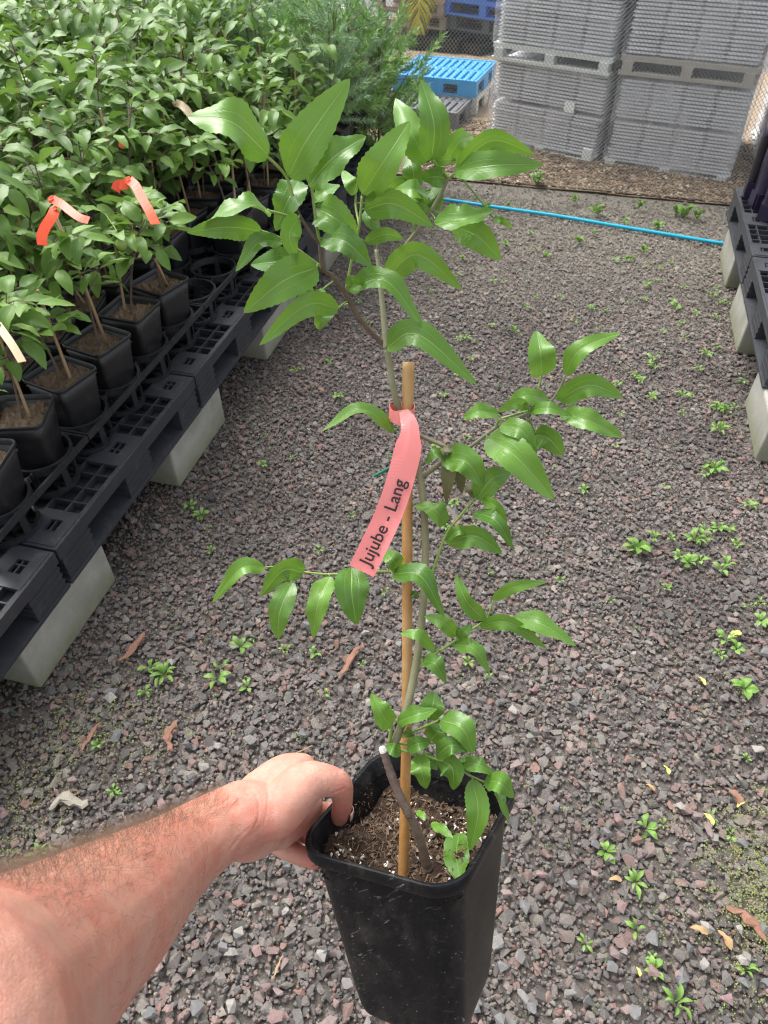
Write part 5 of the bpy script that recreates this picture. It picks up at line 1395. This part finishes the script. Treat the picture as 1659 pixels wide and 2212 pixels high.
def crease(pts, depth, sig):
    """a fold of the skin, pressed into the surface along a line"""
    global co
    P = np.array([crop5(*p) for p in pts]); P = spline(P, 40)
    d = np.min(np.linalg.norm(pj[:, None, :2] - P[None], axis=2), axis=1) if nv < 3000 else None
    sel = np.where(facing & (pj[:, 0] > P[:, 0].min()-12) & (pj[:, 0] < P[:, 0].max()+12) & (pj[:, 1] > P[:, 1].min()-12) & (pj[:, 1] < P[:, 1].max()+12))[0]
    if not len(sel): return
    dd = np.min(np.linalg.norm(pj[sel][:, None, :2] - P[None], axis=2), axis=1)
    co[sel] -= no[sel]*(depth*(np.exp(-(dd/sig)**2) - .45*np.exp(-((dd-2.4*sig)/sig)**2)))[:, None]
crease([(430,560), (500,700), (510,850), (460,1000)], 0.00055, 1.92)
crease([(600,520), (615,650), (600,820), (570,960)], 0.00050, 1.92)
crease([(690,620), (685,800), (690,1020)], 0.00030, 1.76)
crease([(1275,470), (1300,560), (1260,640)], 0.00050, 1.76)
crease([(1210,480), (1230,560), (1215,650)], 0.00040, 1.76)
crease([(1290,632), (1390,590), (1470,560)], 0.00065, 1.76)
crease([(1400,440), (1470,420), (1520,460)], 0.00020, 1.6)
crease([(380,1290), (470,1180), (560,1110), (640,1090)], 0.00040, 2.08)
crease([(200,1230), (300,1100), (400,1000)], 0.00035, 2.4)
crease([(840,1260), (880,1190), (950,1130)], 0.00040, 1.76)
crease([(960,1330), (990,1260), (1040,1220)], 0.00035, 1.76)
crease([(540,1310), (620,1210), (660,1150)], 0.00030, 1.92)
crease([(120,1400), (260,1200), (380,1030), (470,900)], -.0004, 8.0)
crease([(250,1330), (380,1180), (500,1060)], -.0003, 8.0)
crease([(-200,900), (50,800), (250,700)], -.0006, 6.0)
crease([(760,330), (900,270), (1040,260)], -.0003, 9.0)
crease([(1440,400), (1510,470), (1530,540)], -.0007, 6.0)
# knuckles and tendons: faint swellings along the forearm
arm_me.vertices.foreach_set('co', co.ravel())
axp = AXIS[:, :3]; idx = np.argmin(((co[:, None, :] - axp[None])**2).sum(2), axis=1)
tpar = idx/len(axp)
dors = np.array([-.55, .62, .55]); dors /= np.linalg.norm(dors)
tanv = np.clip(.5 + .6*(no @ dors), 0, 1)*np.clip((1.02-tpar)*9, .12, 1)
tanv *= np.interp(tpar, [0, .45, .75, 1], [.55, .8, 1, .8])
a_ = arm_me.attributes.new('tan', 'FLOAT', 'POINT'); a_.data.foreach_set('value', tanv.astype(np.float32))
fl = np.zeros(nv)
for (x, y, s) in ((736, 1748, 20), (690, 1860, 30), (655, 1800, 26), (742, 1700, 14)):
    fl = np.maximum(fl, np.exp(-((pj[:, 0]-x)**2 + (pj[:, 1]-y)**2)/(2*s*s)))
a_ = arm_me.attributes.new('flush', 'FLOAT', 'POINT'); a_.data.foreach_set('value', fl.astype(np.float32))
arm_me.materials.clear(); arm_me.materials.append(M['skin']); arm_me.update()
arm_o = link('person', arm_me); tag(arm_o, 'bare hairy left forearm and hand gripping the rim of the black pot', 'person')
# hair
hr = np.random.default_rng(9)
side = no @ dors
wgt = np.where((tpar > .12) & (tpar < .985), 1.0, 0)*np.clip(.05 + 1.3*np.clip(side+.10, 0, 1)**1.5, 0, 1)*np.interp(tpar, [0, .2, .84, .93, 1], [.4, .8, 1.0, .35, .08])
wgt[(pj[:, 2] < .2)] = 0
wgt /= wgt.sum()
pick = hr.choice(nv, 9500, p=wgt)
mb = MB(); HV, HF = [], []; nh = 0
for q in pick:
    n_ = no[q]; i0 = min(idx[q], len(axp)-4); ta = axp[i0+3]-axp[i0]; ta /= np.linalg.norm(ta)
    d = ta*hr.uniform(.3, 1.0) + np.cross(n_, ta)*hr.normal(.35, .5); d -= n_*np.dot(d, n_); d /= np.linalg.norm(d)+1e-9
    L_ = hr.uniform(.006, .017)*(1.15 if side[q] > .3 else .8); lift = hr.uniform(.12, .55)*(1.3 if side[q] > .5 else .7); cv = np.cross(n_, d)*hr.normal(0, .28)
    p0 = co[q]; pts = [p0 - n_*.0004, p0 + (d*.35+n_*lift*.5+cv*.1)*L_, p0 + (d*.7+n_*lift*.8+cv*.4)*L_, p0 + (d*.95+n_*lift*.75+cv*.9)*L_]
    rad = [.00007, .00006, .00004, .00002]; s1 = np.cross(d, n_); s1 /= np.linalg.norm(s1)+1e-9
    for p, r in zip(pts, rad): HV += [p+s1*r, p-s1*r*.5+n_*r*.86, p-s1*r*.5-n_*r*.86]
    for k_ in range(3):
        for m in range(3): HF.append((nh+k_*3+m, nh+k_*3+(m+1) % 3, nh+(k_+1)*3+(m+1) % 3, nh+(k_+1)*3+m))
    nh += 12
mb.add(HV, HF); ho = mb.build('arm_hair', M['hair'], arm_o); ho['kind'] = 'stuff'
# thumb nail on the right side of the thumb tip
nc = at(742.5, 1757, .689); ua = at(738, 1772, .698) - at(742, 1735, .680); ua /= np.linalg.norm(ua)
outd = np.array([.80, .25, .45]); outd -= ua*np.dot(outd, ua); outd /= np.linalg.norm(outd); wd_ = np.cross(ua, outd)
V, F = [], []
for i in range(9):
    for j in range(7):
        s, t = (i/8-.5)*2, (j/6-.5)*2; rnd = math.sqrt(max(0, 1-abs(s)**4*.5))
        ang = t*.95; V.append(nc + ua*s*.0065 + (outd*math.cos(ang) + wd_*math.sin(ang)*rnd)*.0097 - outd*.0006)
F = [(i*7+j, i*7+j+1, (i+1)*7+j+1, (i+1)*7+j) for i in range(8) for j in range(6)]
mb = MB(); mb.add(V, F); nl_ = mb.build('thumb_nail', M['nail'], arm_o, True)
m_ = nl_.modifiers.new('solid', 'SOLIDIFY'); m_.thickness = .0006; m_.offset = 0
